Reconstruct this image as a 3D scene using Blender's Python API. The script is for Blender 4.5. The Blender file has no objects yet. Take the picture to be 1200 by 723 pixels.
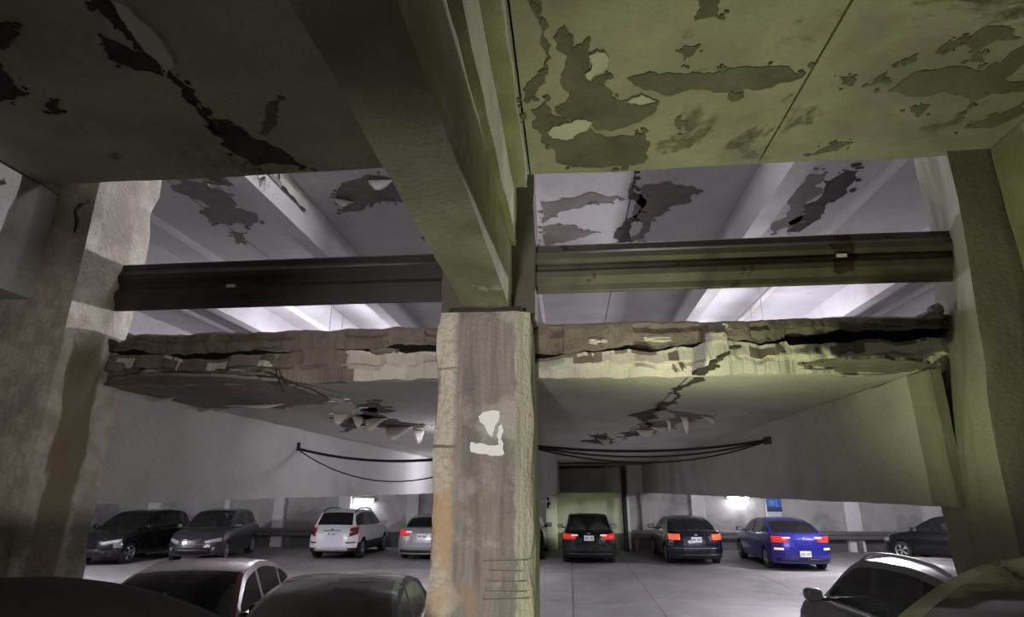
import bpy, math, random
from mathutils import Vector, noise
from mathutils.geometry import tessellate_polygon
random.seed(7)
S = bpy.context.scene
COL = S.collection
R = math.radians

# ------------------------------------------------------------------ camera
H = 2.37                                   # eye height above the lower floor (z = 0)
FPX = 680.0; TH = math.atan(211.5/FPX); PS = math.atan(68*math.cos(TH)/FPX)
cd = bpy.data.cameras.new('camera'); cam = bpy.data.objects.new('camera', cd); COL.objects.link(cam)
cam.location = (0, 0, H); cam.rotation_euler = (math.pi/2+TH, 0, PS)
cd.sensor_fit = 'HORIZONTAL'; cd.sensor_width = 36; cd.lens = FPX*36/1200; cd.clip_start = .02; cd.clip_end = 200
S.camera = cam

# ------------------------------------------------------------------ world, exposure
w = bpy.data.worlds.new('world'); S.world = w; w.use_nodes = True
w.node_tree.nodes['Background'].inputs[0].default_value = (.9, .88, .9, 1)
w.node_tree.nodes['Background'].inputs[1].default_value = .02
S.view_settings.view_transform = 'Standard'; S.view_settings.look = 'None'
S.view_settings.exposure = 0.3; S.view_settings.gamma = 1.0; S.view_settings.use_curve_mapping = False

# ------------------------------------------------------------------ lights of the near bay, with added fills and deck spots
def light(name, kind, loc, energy, color, size=.1, size_y=None, rot=(0, 0, 0), parent=None, spot=None):
    l = bpy.data.lights.new(name, kind); l.energy = energy; l.color = color
    if kind == 'AREA':
        l.shape = 'RECTANGLE'; l.size = size; l.size_y = size_y or size
    else:
        l.shadow_soft_size = size
        if kind == 'SPOT': l.spot_size = R(spot or 60); l.spot_blend = .6
    o = bpy.data.objects.new(name, l); COL.objects.link(o); o.location = loc; o.rotation_euler = rot
    if parent: o.parent = parent
    return o
LAMP = (.90, .875, 1.0)
def aim(v): return Vector(v).to_track_quat('-Z', 'Y').to_euler()
light('green_lamp', 'SPOT', (.95, 3.75, 1.9), 108, (.94, 1.0, .52), .12, None, aim((.38, .12, 1)), None, 129)
light('green_floor_lamp', 'SPOT', (.34, 3.92, .60), 17, (.90, 1.0, .50), .1, None, aim((-.15, .8, .8)), None, 135)
light('neutral_fill', 'SPOT', (-.9, -2.6, 1.9), 1000, (1.0, .92, .88), .15, None, (R(92), 0, R(-2)), None, 44)  # unseen forward spot added to light the middle pillar, clear of the ceilings
light('neutral_fill', 'SPOT', (1.2, -1.2, 1.9), 300, (1.0, .93, .84), .15, None, aim((-5.4, 6.1, .35)), None, 34)  # added spot that brightens the left pillar
light('added_deck_spot', 'SPOT', (6.6, 16.6, 5.15), 4200, (.97, .95, 1.0), .10, None, aim((-8.6, -11.9, -.75)), None, 44)  # added spot that throws the guardrail shadow on beam and left pillar
light('added_deck_spot', 'SPOT', (-8.2, 16.6, 5.15), 900, (.97, .95, 1.0), .10, None, aim((11.4, -11.9, -.75)), None, 30)  # weaker added spot for the right pillar
light('unseen_bay_light', 'POINT', (2.6, -1.6, 3.4), 22, (1.0, .97, .90), .3)  # added to lift the dark car roof at the bottom right
light('unseen_bay_light', 'POINT', (-3.2, -1.0, 2.6), 16, (1.0, .84, .70), .3)

# ------------------------------------------------------------------ helpers
_f = Vector((-math.sin(PS)*math.cos(TH), math.cos(PS)*math.cos(TH), math.sin(TH)))
_r = Vector((math.cos(PS), math.sin(PS), 0)); _u = _r.cross(_f)
def ray(x, y): return _f + _r*((x-600)/FPX) + _u*((361.5-y)/FPX)
def onY(x, y, Y):
    d = ray(x, y); return Vector((0, 0, H)) + d*(Y/d.y)
def onZ(x, y, z):
    d = ray(x, y); return Vector((0, 0, H)) + d*((z-H)/d.z)
def onX(x, y, X):
    d = ray(x, y); return Vector((0, 0, H)) + d*(X/d.x)

def tag(o, label=None, cat=None, group=None, kind=None):
    if label: o['label'] = label
    if cat: o['category'] = cat
    if group: o['group'] = group
    if kind: o['kind'] = kind
    return o
def empty(name, loc=(0, 0, 0), rz=0, parent=None):
    o = bpy.data.objects.new(name, None); COL.objects.link(o); o.location = loc; o.rotation_euler = (0, 0, rz)
    o.empty_display_size = .2
    if parent: o.parent = parent
    return o
class MB:
    def __init__(s): s.v = []; s.f = []; s.m = []
    def add(s, vs, fs, mi=0):
        b = len(s.v); s.v += [tuple(p) for p in vs]
        for q in fs: s.f.append([b+i for i in q]); s.m.append(mi)
        return s
    def box(s, x0, x1, y0, y1, z0, z1, mi=0):
        return s.add([(x0,y0,z0),(x1,y0,z0),(x1,y1,z0),(x0,y1,z0),(x0,y0,z1),(x1,y0,z1),(x1,y1,z1),(x0,y1,z1)],
                     [(0,3,2,1),(4,5,6,7),(0,1,5,4),(1,2,6,5),(2,3,7,6),(3,0,4,7)], mi)
    def tube(s, pts, r, n=8, mi=0, cap=True):
        pts = [Vector(p) for p in pts]; rings = []
        for i, p in enumerate(pts):
            t = (pts[min(i+1, len(pts)-1)]-pts[max(i-1, 0)]).normalized()
            a = t.cross(Vector((0, 0, 1)))
            if a.length < .05: a = t.cross(Vector((1, 0, 0)))
            a.normalize(); b = t.cross(a)
            rr = r[i] if isinstance(r, (list, tuple)) else r
            rings.append([p + (a*math.cos(2*math.pi*k/n)+b*math.sin(2*math.pi*k/n))*rr for k in range(n)])
        vs = [q for g in rings for q in g]; fs = []
        for i in range(len(pts)-1):
            for k in range(n): fs.append((i*n+k, i*n+(k+1) % n, (i+1)*n+(k+1) % n, (i+1)*n+k))
        if cap: fs += [tuple(range(n-1, -1, -1)), tuple(range((len(pts)-1)*n, len(pts)*n))]
        return s.add(vs, fs, mi)
    def build(s, name, mats, parent=None, smooth=False):
        me = bpy.data.meshes.new(name); me.from_pydata(s.v, [], s.f)
        for m in (mats if isinstance(mats, (list, tuple)) else [mats]): me.materials.append(m)
        me.polygons.foreach_set('material_index', s.m)
        if smooth: me.polygons.foreach_set('use_smooth', [True]*len(s.f))
        me.update()
        o = bpy.data.objects.new(name, me); COL.objects.link(o)
        if parent: o.parent = parent
        return o
def link_copy(o, parent=None):
    c = o.copy(); COL.objects.link(c)
    if parent: c.parent = parent
    return c
def fbm(p, s=1.0, o=4): return noise.fractal(Vector(p)*s, 1.0, 2.0, o)
def grid(mb, fn, nu, nv, mi=0, flip=False):
    vs = [fn(i/nu, j/nv) for j in range(nv+1) for i in range(nu+1)]
    fs = []
    for j in range(nv):
        for i in range(nu):
            a = j*(nu+1)+i; q = (a, a+1, a+nu+2, a+nu+1)
            fs.append(q[::-1] if flip else q)
    return mb.add(vs, fs, mi)
def rough_box(mb, x0, x1, y0, y1, z0, z1, step=.06, amp=.012, chip=.03, seed=0.0, mi=0, taper=None):
    """box of gridded faces, rubbed and chipped along its edges"""
    c = Vector(((x0+x1)/2, (y0+y1)/2, (z0+z1)/2)); d = (x1-x0, y1-y0, z1-z0)
    n = [max(2, min(90, int(k/step))) for k in d]
    def disp(x, y, z):
        e = sorted((min(x-x0, x1-x), min(y-y0, y1-y), min(z-z0, z1-z)))
        edge = max(0, 1-e[1]/.07)
        k = fbm((x+seed, y, z), 2.2)*amp + edge*max(0, noise.noise(Vector((x*3+seed, y*3, z*3)))+.15)*chip
        p = Vector((x, y, z)); v = Vector((c.x-x if d[0] < 3*min(d) else 0, c.y-y if d[1] < 3*min(d) else 0, c.z-z if d[2] < 3*min(d) else 0))
        if v.length > 1e-6: v.normalize()
        p = p + v*k
        return taper(p) if taper else p
    L = lambda a, b, t: a+(b-a)*t
    grid(mb, lambda u, v: disp(L(x0,x1,u), y0, L(z0,z1,v)), n[0], n[2], mi)
    grid(mb, lambda u, v: disp(L(x0,x1,u), y1, L(z0,z1,v)), n[0], n[2], mi, True)
    grid(mb, lambda u, v: disp(x0, L(y0,y1,u), L(z0,z1,v)), n[1], n[2], mi, True)
    grid(mb, lambda u, v: disp(x1, L(y0,y1,u), L(z0,z1,v)), n[1], n[2], mi)
    grid(mb, lambda u, v: disp(L(x0,x1,u), L(y0,y1,v), z0), n[0], n[1], mi, True)
    grid(mb, lambda u, v: disp(L(x0,x1,u), L(y0,y1,v), z1), n[0], n[1], mi)
    return mb

# ------------------------------------------------------------------ materials
def newmat(name):
    m = bpy.data.materials.new(name); m.use_nodes = True; nt = m.node_tree; nt.nodes.clear()
    out = nt.nodes.new('ShaderNodeOutputMaterial'); b = nt.nodes.new('ShaderNodeBsdfPrincipled')
    nt.links.new(b.outputs[0], out.inputs[0]); return m, nt, b
def c4(c): return (c[0], c[1], c[2], 1)
def n_noise(nt, vec, scale, detail=6, rough=.6, dist=0.0, sc=None):
    if sc:
        mp = nt.nodes.new('ShaderNodeMapping'); mp.inputs['Scale'].default_value = sc; nt.links.new(vec, mp.inputs[0]); vec = mp.outputs[0]
    n = nt.nodes.new('ShaderNodeTexNoise'); n.inputs['Scale'].default_value = scale; n.inputs['Detail'].default_value = detail
    n.inputs['Roughness'].default_value = rough; n.inputs['Distortion'].default_value = dist
    nt.links.new(vec, n.inputs['Vector']); return n.outputs[0]
def n_ramp(nt, fac, a, b, lo=0.0, hi=1.0):
    r = nt.nodes.new('ShaderNodeMapRange'); r.inputs[1].default_value = a; r.inputs[2].default_value = b
    r.inputs[3].default_value = lo; r.inputs[4].default_value = hi; r.interpolation_type = 'SMOOTHSTEP'
    nt.links.new(fac, r.inputs[0]); return r.outputs[0]
def n_mix(nt, fac, a, b):
    m = nt.nodes.new('ShaderNodeMix'); m.data_type = 'RGBA'
    if isinstance(fac, (int, float)): m.inputs[0].default_value = fac
    else: nt.links.new(fac, m.inputs[0])
    for k, v in ((6, a), (7, b)):
        if isinstance(v, tuple): m.inputs[k].default_value = c4(v)
        else: nt.links.new(v, m.inputs[k])
    return m.outputs[2]
def n_math(nt, op, a, b=0.0):
    m = nt.nodes.new('ShaderNodeMath'); m.operation = op; m.use_clamp = False
    for k, v in ((0, a), (1, b)):
        if isinstance(v, (int, float)): m.inputs[k].default_value = v
        else: nt.links.new(v, m.inputs[k])
    return m.outputs[0]
def n_bump(nt, b, h, strength=.3, dist=.02):
    u = nt.nodes.new('ShaderNodeBump'); u.inputs['Strength'].default_value = strength; u.inputs['Distance'].default_value = dist
    nt.links.new(h, u.inputs['Height']); nt.links.new(u.outputs[0], b.inputs['Normal'])
def coords(nt): return nt.nodes.new('ShaderNodeTexCoord').outputs['Object']
def concrete(name, c1, c2, bare=None, thr=.6, scale=1.0, streak=None, bump=.35, rough=.9, soft=.02, grime=None, gthr=(.5, .75)):
    m, nt, b = newmat(name); v = coords(nt)
    col = n_mix(nt, n_ramp(nt, n_noise(nt, v, 1.3*scale), .3, .7), c1, c2)
    col = n_mix(nt, n_ramp(nt, n_noise(nt, v, 30*scale, 3), .35, .75, 0, .35), col, tuple(k*.6 for k in c1))
    if streak:
        col = n_mix(nt, n_ramp(nt, n_noise(nt, v, 3.0, 5, .6, .3, (1, 1, .12)), .50, .60, 0, .8), col, streak)
    if grime:
        col = n_mix(nt, n_ramp(nt, n_noise(nt, v, .7*scale, 5, .6, .4), gthr[0], gthr[1], 0, .8), col, grime)
    h = n_noise(nt, v, 22*scale, 5)
    if bare:
        k = n_noise(nt, v, .9*scale, 9, .62, .5); msk = n_ramp(nt, k, thr, thr+soft)
        bc = n_mix(nt, n_ramp(nt, n_noise(nt, v, 9, 6), .35, .7), bare, tuple(q*.55 for q in bare))
        col = n_mix(nt, msk, col, bc)
        h = n_math(nt, 'SUBTRACT', h, n_math(nt, 'MULTIPLY', msk, .8))
    nt.links.new(col, b.inputs['Base Color']); b.inputs['Roughness'].default_value = rough
    n_bump(nt, b, h, bump); return m
def plain(name, c, rough=.6, metal=0.0, emit=None, es=0.0, coat=0.0, spec=None):
    m, nt, b = newmat(name); b.inputs['Base Color'].default_value = c4(c); b.inputs['Roughness'].default_value = rough
    b.inputs['Metallic'].default_value = metal; b.inputs['Coat Weight'].default_value = coat
    if spec is not None: b.inputs['Specular IOR Level'].default_value = spec
    if emit: b.inputs['Emission Color'].default_value = c4(emit); b.inputs['Emission Strength'].default_value = es
    return m
def paint(name, c, rough=.28, metal=.4, dust=.10):
    m, nt, b = newmat(name); v = coords(nt)
    d = n_ramp(nt, n_noise(nt, v, 6, 6), .4, .8, 0, dust)
    if rough > .7: b.inputs['Specular IOR Level'].default_value = .2
    nt.links.new(n_mix(nt, d, c, (.25, .24, .22)), b.inputs['Base Color'])
    nt.links.new(n_math(nt, 'ADD', n_math(nt, 'MULTIPLY', d, 2.0), rough), b.inputs['Roughness'])
    b.inputs['Metallic'].default_value = metal; b.inputs['Coat Weight'].default_value = 0.0 if rough > .7 else .7; b.inputs['Coat Roughness'].default_value = .05
    return m
def glassy(name, tint, k=.08):
    m = bpy.data.materials.new(name); m.use_nodes = True; nt = m.node_tree; nt.nodes.clear()
    out = nt.nodes.new('ShaderNodeOutputMaterial'); t = nt.nodes.new('ShaderNodeBsdfTransparent'); t.inputs[0].default_value = c4(tint)
    g = nt.nodes.new('ShaderNodeBsdfGlossy'); g.inputs[0].default_value = (1, 1, 1, 1); g.inputs[1].default_value = .06
    fr = nt.nodes.new('ShaderNodeFresnel'); fr.inputs[0].default_value = 1.5
    mx = nt.nodes.new('ShaderNodeMixShader'); nt.links.new(fr.outputs[0], mx.inputs[0])
    df = nt.nodes.new('ShaderNodeBsdfDiffuse'); df.inputs[0].default_value = (.5, .5, .48, 1); m2 = nt.nodes.new('ShaderNodeMixShader'); m2.inputs[0].default_value = k
    nt.links.new(t.outputs[0], m2.inputs[1]); nt.links.new(df.outputs[0], m2.inputs[2]); nt.links.new(m2.outputs[0], mx.inputs[1]); nt.links.new(g.outputs[0], mx.inputs[2]); nt.links.new(mx.outputs[0], out.inputs[0])
    return m

M = {}
M['near_ceiling'] = concrete('near_ceiling_paint', (.45, .43, .37), (.32, .30, .26), bare=(.20, .185, .155), thr=.585, grime=(.22, .20, .17), gthr=(.45, .7), scale=1.0, bump=.25, soft=.05)
M['bare'] = concrete('bare_concrete', (.125, .125, .10), (.19, .185, .15), scale=2.2, bump=.6, grime=(.085, .07, .06), bare=(.30, .28, .24), thr=.66)
M['bare_grey'] = concrete('bare_grey_concrete', (.17, .145, .135), (.23, .20, .19), scale=2.2, bump=.6)
M['spall'] = concrete('spalled_concrete', (.035, .03, .026), (.075, .06, .05), scale=3, bump=.9)
M['flake'] = concrete('paint_flake', (.62, .60, .55), (.50, .48, .43), scale=2, bump=.15)
M['upper_ceiling'] = concrete('upper_ceiling_paint', (.60, .58, .58), (.52, .50, .51), scale=.8, bump=.15, grime=(.40, .37, .37))
M['lower_ceiling'] = concrete('lower_ceiling_paint', (.50, .49, .46), (.42, .41, .39), scale=.8, bump=.2, grime=(.28, .265, .245))
M['lower_beam'] = concrete('lower_beam_paint', (.50, .49, .47), (.42, .41, .40), scale=.7, bump=.2, grime=(.30, .285, .27))
M['near_beam'] = concrete('near_beam_concrete', (.33, .345, .22), (.22, .235, .14), bare=(.40, .39, .33), thr=.62, scale=1.6, bump=.4, grime=(.14, .14, .10))  # green of the lamp light is put into the concrete colour
M['wall'] = concrete('white_wall_paint', (.55, .54, .51), (.46, .45, .42), scale=.7, bump=.2, grime=(.20, .19, .18), gthr=(.46, .66))
M['wall_low'] = concrete('wall_dirty_base', (.10, .10, .095), (.16, .155, .15), scale=1, bump=.3)
M['pilaster'] = concrete('white_pilaster', (.86, .85, .83), (.78, .77, .75), scale=1, bump=.2, grime=(.6, .58, .55))
M['fascia_brown'] = concrete('fascia_bare', (.17, .14, .12), (.25, .215, .18), scale=3, bump=.9, bare=(.34, .33, .28), thr=.66)
M['fascia_dark'] = plain('fascia_crack', (.012, .010, .009), .95)
M['fascia_white'] = concrete('fascia_paint', (.60, .58, .52), (.50, .48, .42), bare=(.15, .125, .10), thr=.60, scale=3.0, bump=.5)
M['deck'] = concrete('deck_top', (.22, .21, .20), (.28, .27, .26))
M['rail_dark'] = concrete('rail_dark_steel', (.030, .026, .024), (.045, .038, .034), scale=2, bump=.1, rough=.6)
M['rail_green'] = concrete('rail_weathered_steel', (.105, .10, .075), (.06, .057, .045), bare=(.04, .025, .022), thr=.6, scale=2, bump=.2, rough=.55)
M['rail_far'] = concrete('rail_far_steel', (.20, .195, .19), (.15, .145, .14), scale=2, rough=.5)
M['reflector'] = plain('reflector_white', (.85, .85, .85), .4, emit=(1, 1, 1), es=.0)
M['post_shaded'] = concrete('upper_post_concrete', (.085, .08, .06), (.13, .125, .10), scale=2)  # lack of light on the upper post is put into its colour
M['pipe'] = plain('dark_pipe', (.03, .03, .028), .7)
M['cable'] = plain('black_cable', (.010, .010, .010), .6)
M['paper'] = plain('white_paper', (.92, .92, .92), .8)
M['scratch'] = plain('scratch_mark', (.16, .15, .10), .95)  # dark tone of the scratch lines and the base under the floor slabs
M['rust'] = concrete('rust', (.055, .02, .012), (.02, .01, .008), scale=8)
M['tyre'] = plain('tyre_rubber', (.012, .012, .012), .75)
M['rim'] = plain('alloy_rim', (.45, .45, .46), .3, .9)
M['rim_dark'] = plain('dark_rim', (.05, .05, .05), .4, .7)
M['trim_black'] = plain('black_trim', (.012, .012, .013), .5)
M['chrome'] = plain('chrome', (.75, .75, .77), .12, 1.0)
M['grey_plastic'] = plain('silver_plastic', (.55, .55, .56), .4, .3)
M['interior'] = plain('car_interior', (.02, .02, .022), .8)
M['seat'] = plain('car_seat', (.10, .10, .10), .8)
M['seat_light'] = plain('car_seat_grey', (.30, .29, .28), .8)
M['glass'] = glassy('car_glass', (.42, .45, .45), .035)
M['glass_dusty'] = glassy('car_glass_dusty', (.10, .10, .10), .30)
M['glass_dark'] = glassy('car_glass_tinted', (.05, .055, .055), .02)
M['tail'] = plain('tail_lens', (.55, .02, .015), .15, emit=(1, .06, .05), es=.30, coat=1)  # faint glow of the tail lenses stands in for flash reflections
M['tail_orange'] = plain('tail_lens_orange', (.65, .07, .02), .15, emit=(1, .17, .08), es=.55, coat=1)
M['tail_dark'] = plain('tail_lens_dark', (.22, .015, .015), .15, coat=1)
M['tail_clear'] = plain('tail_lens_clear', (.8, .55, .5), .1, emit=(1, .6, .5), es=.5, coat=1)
M['headlamp'] = plain('headlamp_lens', (.6, .62, .65), .08, .4, coat=1)
M['plate'] = plain('plate_white', (.80, .80, .82), .5)
M['plate_mark'] = plain('plate_characters', (.12, .12, .2), .6)
M['tube'] = plain('lamp_tube', (1, 1, 1), .3, emit=(.95, .93, 1.0), es=14)
M['lamp_house'] = plain('lamp_housing', (.6, .6, .6), .5)
M['sign_blue'] = plain('sign_blue', (.02, .10, .48), .4)
M['sign_light'] = plain('sign_light_blue', (.10, .28, .75), .4)
M['sign_dark'] = plain('sign_navy', (.008, .02, .09), .4)

def floor_mat():
    m, nt, b = newmat('garage_floor'); v = coords(nt)
    col = n_mix(nt, n_ramp(nt, n_noise(nt, v, .45, 7, .6, .6), .35, .68), (.34, .32, .315), (.22, .21, .205))
    col = n_mix(nt, n_ramp(nt, n_noise(nt, v, 40, 3), .4, .8, 0, .4), col, (.16, .155, .15))
    col = n_mix(nt, n_ramp(nt, n_noise(nt, v, 1.2, 6, .6, 1.0), .60, .68, 0, .5), col, (.42, .40, .39))
    nt.links.new(col, b.inputs['Base Color'])
    nt.links.new(n_ramp(nt, n_noise(nt, v, 1.5), .3, .7, .5, .85), b.inputs['Roughness'])
    n_bump(nt, b, n_noise(nt, v, 60, 4), .25, .01); return m
M['floor'] = floor_mat()

def pillar_mat(name, x0, x1, mid, left, right, orange, wl=.20, wr=.83, axis=0, glow=True):
    """board-marked concrete: a rough sandy strip, a grey middle, a smooth plastered strip"""
    m, nt, b = newmat(name); v = coords(nt)
    sp = nt.nodes.new('ShaderNodeSeparateXYZ'); nt.links.new(v, sp.inputs[0])
    u = n_ramp(nt, sp.outputs[axis], x0, x1); u2 = nt.nodes.new('ShaderNodeMapRange'); u2.inputs[1].default_value = x0; u2.inputs[2].default_value = x1
    nt.links.new(sp.outputs[axis], u2.inputs[0]); u = u2.outputs[0]
    wob = n_math(nt, 'MULTIPLY', n_math(nt, 'SUBTRACT', n_noise(nt, v, 5, 6, .6), .5), .12)
    uw = n_math(nt, 'ADD', u, wob)
    gr = n_noise(nt, v, 9, 6, .65, .6, (1, 1, .08)); bl = n_noise(nt, v, 2.2, 6, .6)
    col = n_mix(nt, n_ramp(nt, gr, .35, .7), mid, tuple(k*.62 for k in mid))
    wv = nt.nodes.new('ShaderNodeTexWave'); wv.bands_direction = 'X'; wv.inputs['Scale'].default_value = 6.0; wv.inputs['Distortion'].default_value = 11.0; wv.inputs['Detail'].default_value = 3; wv.inputs['Detail Scale'].default_value = 1.2
    mpw = nt.nodes.new('ShaderNodeMapping'); mpw.inputs['Scale'].default_value = (1, 1, .22); nt.links.new(v, mpw.inputs[0]); nt.links.new(mpw.outputs[0], wv.inputs['Vector'])
    col = n_mix(nt, n_ramp(nt, wv.outputs[1], .0, .30, .30, 0), col, tuple(k*.5 for k in mid))
    col = n_mix(nt, n_math(nt, 'MULTIPLY', n_ramp(nt, n_noise(nt, v, 2.6, 5), .50, .62, 0, .6), n_ramp(nt, sp.outputs[2], 1.9, 2.3, 1, .15)), col, (.46, .30, .18))
    col = n_mix(nt, n_ramp(nt, bl, .52, .66, 0, .7), col, tuple(min(.7, k*1.6) for k in mid))
    lcol = n_mix(nt, n_ramp(nt, n_noise(nt, v, 26, 6, .7), .42, .72), left, tuple(k*.6 for k in left))
    lcol = n_mix(nt, n_math(nt, 'MULTIPLY', n_ramp(nt, n_noise(nt, v, 1.9, 6, .65), .40, .60, 0, .85), n_ramp(nt, n_math(nt, 'ADD', sp.outputs[2], wob), 2.66, 2.70, 1, 0)), lcol, orange)
    jl = n_math(nt, 'ABSOLUTE', n_math(nt, 'SUBTRACT', n_math(nt, 'ADD', sp.outputs[2], n_math(nt, 'MULTIPLY', wob, .4)), 2.68)); lcol = n_mix(nt, n_ramp(nt, jl, .006, .016, .8, 0), lcol, (.12, .10, .08))
    jl = n_math(nt, 'ABSOLUTE', n_math(nt, 'SUBTRACT', n_math(nt, 'ADD', sp.outputs[2], n_math(nt, 'MULTIPLY', wob, .4)), 3.28)); lcol = n_mix(nt, n_ramp(nt, jl, .004, .012, .6, 0), lcol, (.14, .12, .10))
    rcol = n_mix(nt, n_ramp(nt, n_noise(nt, v, 14, 5, .6, 0, (1, 1, .06)), .4, .62), right, tuple(k*.7 for k in right))
    col = n_mix(nt, n_ramp(nt, uw, wl-.03, wl+.05), lcol, col)
    col = n_mix(nt, n_ramp(nt, uw, wr-.012, wr+.012), col, rcol)
    nt.links.new(col, b.inputs['Base Color']); b.inputs['Roughness'].default_value = .9
    h = n_math(nt, 'ADD', n_math(nt, 'MULTIPLY', gr, 1.4), n_noise(nt, v, 32, 5))
    n_bump(nt, b, h, 1.0, .03); return m
M['pillar_mid'] = pillar_mat('middle_pillar', -1.03, -.27, (.37, .345, .315), (.70, .65, .54), (.58, .57, .44), (.60, .42, .25))
M['pillar_left'] = concrete('left_pillar', (.56, .52, .45), (.44, .40, .33), bare=(.30, .26, .20), thr=.58, scale=1.2, bump=.5, streak=(.20, .135, .065), grime=(.26, .20, .12), gthr=(.48, .62), soft=.05)
def stained_pillar():
    m, nt, b = newmat('left_pillar_stained'); v = coords(nt); sp = nt.nodes.new('ShaderNodeSeparateXYZ'); nt.links.new(v, sp.inputs[0])
    n1 = n_noise(nt, v, 2.2, 6, .6, .3, (1, 1, .35)); n2 = n_noise(nt, v, 6, 6, .65)
    col = n_mix(nt, n_ramp(nt, n2, .38, .62), (.60, .56, .49), (.44, .40, .34))
    col = n_mix(nt, n_ramp(nt, n_noise(nt, v, 1.1, 7, .6), .50, .58, 0, .6), col, (.33, .30, .26))
    yw = n_math(nt, 'ADD', sp.outputs[1], n_math(nt, 'MULTIPLY', n_math(nt, 'SUBTRACT', n1, .5), .5))
    band = n_math(nt, 'MULTIPLY', n_ramp(nt, yw, 4.56, 4.60), n_ramp(nt, yw, 4.90, 4.95, 1, 0))
    band = n_math(nt, 'MULTIPLY', band, n_ramp(nt, n_math(nt, 'ADD', sp.outputs[2], n_math(nt, 'MULTIPLY', n2, .5)), 3.75, 3.95, 1, .25))
    st = n_mix(nt, n_ramp(nt, n1, .4, .6), (.20, .15, .075), (.21, .18, .105))
    col = n_mix(nt, n_math(nt, 'MULTIPLY', band, .9), col, st)
    low_ = n_math(nt, 'MULTIPLY', n_ramp(nt, n_math(nt, 'ADD', sp.outputs[2], n_math(nt, 'MULTIPLY', n2, .6)), 2.3, 2.75, 1, 0), n_ramp(nt, n_noise(nt, v, 2.6, 6), .42, .6, .1, .85))
    col = n_mix(nt, low_, col, (.20, .17, .12))
    nt.links.new(col, b.inputs['Base Color']); b.inputs['Roughness'].default_value = .9
    n_bump(nt, b, n_math(nt, 'ADD', n_noise(nt, v, 24, 5), n_math(nt, 'MULTIPLY', n_noise(nt, v, 5, 6), 1.5)), .6, .03); return m
M['pillar_left'] = stained_pillar()
M['pillar_right'] = concrete('right_pillar', (.30, .30, .255), (.23, .23, .19), scale=1.2, bump=.35, streak=(.17, .17, .13), grime=(.18, .18, .145))

# ------------------------------------------------------------------ large structure
ZN, ZL, ZT, ZU = 5.0, 3.30, 3.78, 7.0       # near soffit, lower soffit, upper deck, upper soffit
YB = 26.0                                    # back wall
NF = .66                                     # near floor
fl = MB().box(-28, 26, 3.6, YB, -.25, -.03).build('floor', M['scratch']); tag(fl, kind='structure')
xs = [-28, -23.4, -18, -12.6, -9, -5.4, -1.8, 0.0, 1.8, 5.4, 9, 12.6, 18, 26]; ys = [3.6, 9.0, 14.2, 18.9, YB]
for i in range(len(xs)-1):
    for j in range(len(ys)-1):
        MB().box(xs[i]+.008, xs[i+1]-.008, ys[j]+.008, ys[j+1]-.008, -.03, 0).build('floor_slab', M['floor'], fl)
fn = MB().box(-14, 14, -7, 3.6, -.25, NF).build('floor.001', M['floor']); tag(fn, kind='structure')
wb = MB().box(-28, 26, YB, YB+.3, -.25, ZU).build('wall_back', M['wall']); tag(wb, kind='structure')
wl_ = MB().box(-28.3, -28, 4.2, YB, -.25, ZU).build('wall_left', M['wall']); tag(wl_, kind='structure')
wr_ = MB().box(26, 26.3, 4.2, YB, -.25, ZU).build('wall_right', M['wall']); tag(wr_, kind='structure')
bb = MB().box(-28, 26, YB-.03, YB, 0, .62).build('baseboard_back', M['wall_low']); tag(bb, kind='structure')

def seamed(name, z, thick, y0, y1, seams, gap, mat, backmat, pname, edge=None):
    top = MB().box(seams[0], seams[-1], y0+.03, y1-.42, z+.05, z+thick).build(name, backmat); tag(top, kind='structure')
    for i in range(len(seams)-1):
        a, b = seams[i]+gap/2, seams[i+1]-gap/2; mb = MB(); n = max(2, int((b-a)/.12))
        for k in range(n):
            xa, xb = a+(b-a)*k/n, a+(b-a)*(k+1)/n
            ea = y1 + (edge(xa) if edge else 0); eb = y1 + (edge(xb) if edge else 0)
            mb.add([(xa,y0,z),(xb,y0,z),(xb,eb,z),(xa,ea,z),(xa,ea,z+.16),(xb,eb,z+.16),(xa,ea-.1,z+thick),(xb,eb-.1,z+thick)],
                   [(0,3,2,1),(3,4,5,2),(4,6,7,5)])
        mb.add([(a,y0,z),(a,y1,z),(a,y1,z+.05),(a,y0,z+.05),(b,y0,z),(b,y1,z),(b,y1,z+.05),(b,y0,z+.05)], [(0,1,2,3),(4,7,6,5)])
        mb.build(pname, mat, top)
    return top
edge_n = lambda x: .035*fbm((x, 3.1, 0), 1.5) + (-.25 if x < -.6 else 0)
near = seamed('ceiling', ZN, .42, -7, 4.52, [-14, -9, -6.8, -4.68, -2.56, -.27, 1.66, 3.78, 5.9, 14], .016, M['near_ceiling'], M['spall'], 'ceiling_panel', edge_n)
upper = seamed('ceiling.001', ZU, .4, 3.0, YB, [-28, -18.8, -15.2, -11.6, -9.75, -7.95, -6.15, -4.3, -2.3, -.7, 1.14, 3.1, 4.9, 6.8, 8.25, 10, 13.6, 17, 26], .02, M['upper_ceiling'], M['spall'], 'ceiling_panel')

# lower slab: soffit planks and a broken front edge, bay by bay
low = MB().box(-28, 26, 5.4, YB, ZL+.06, ZT).build('ceiling.002', M['deck']); tag(low, kind='structure')
sx = [-28, -18, -12.6, -9, -4.3, -2.4, -.7, 1.05, 2.95, 6.5, 10, 16, 26]
for i in range(len(sx)-1):
    MB().box(sx[i]+.009, sx[i+1]-.009, 5.1, YB, ZL, ZL+.06).build('soffit_plank', M['lower_ceiling'], low)

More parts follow.
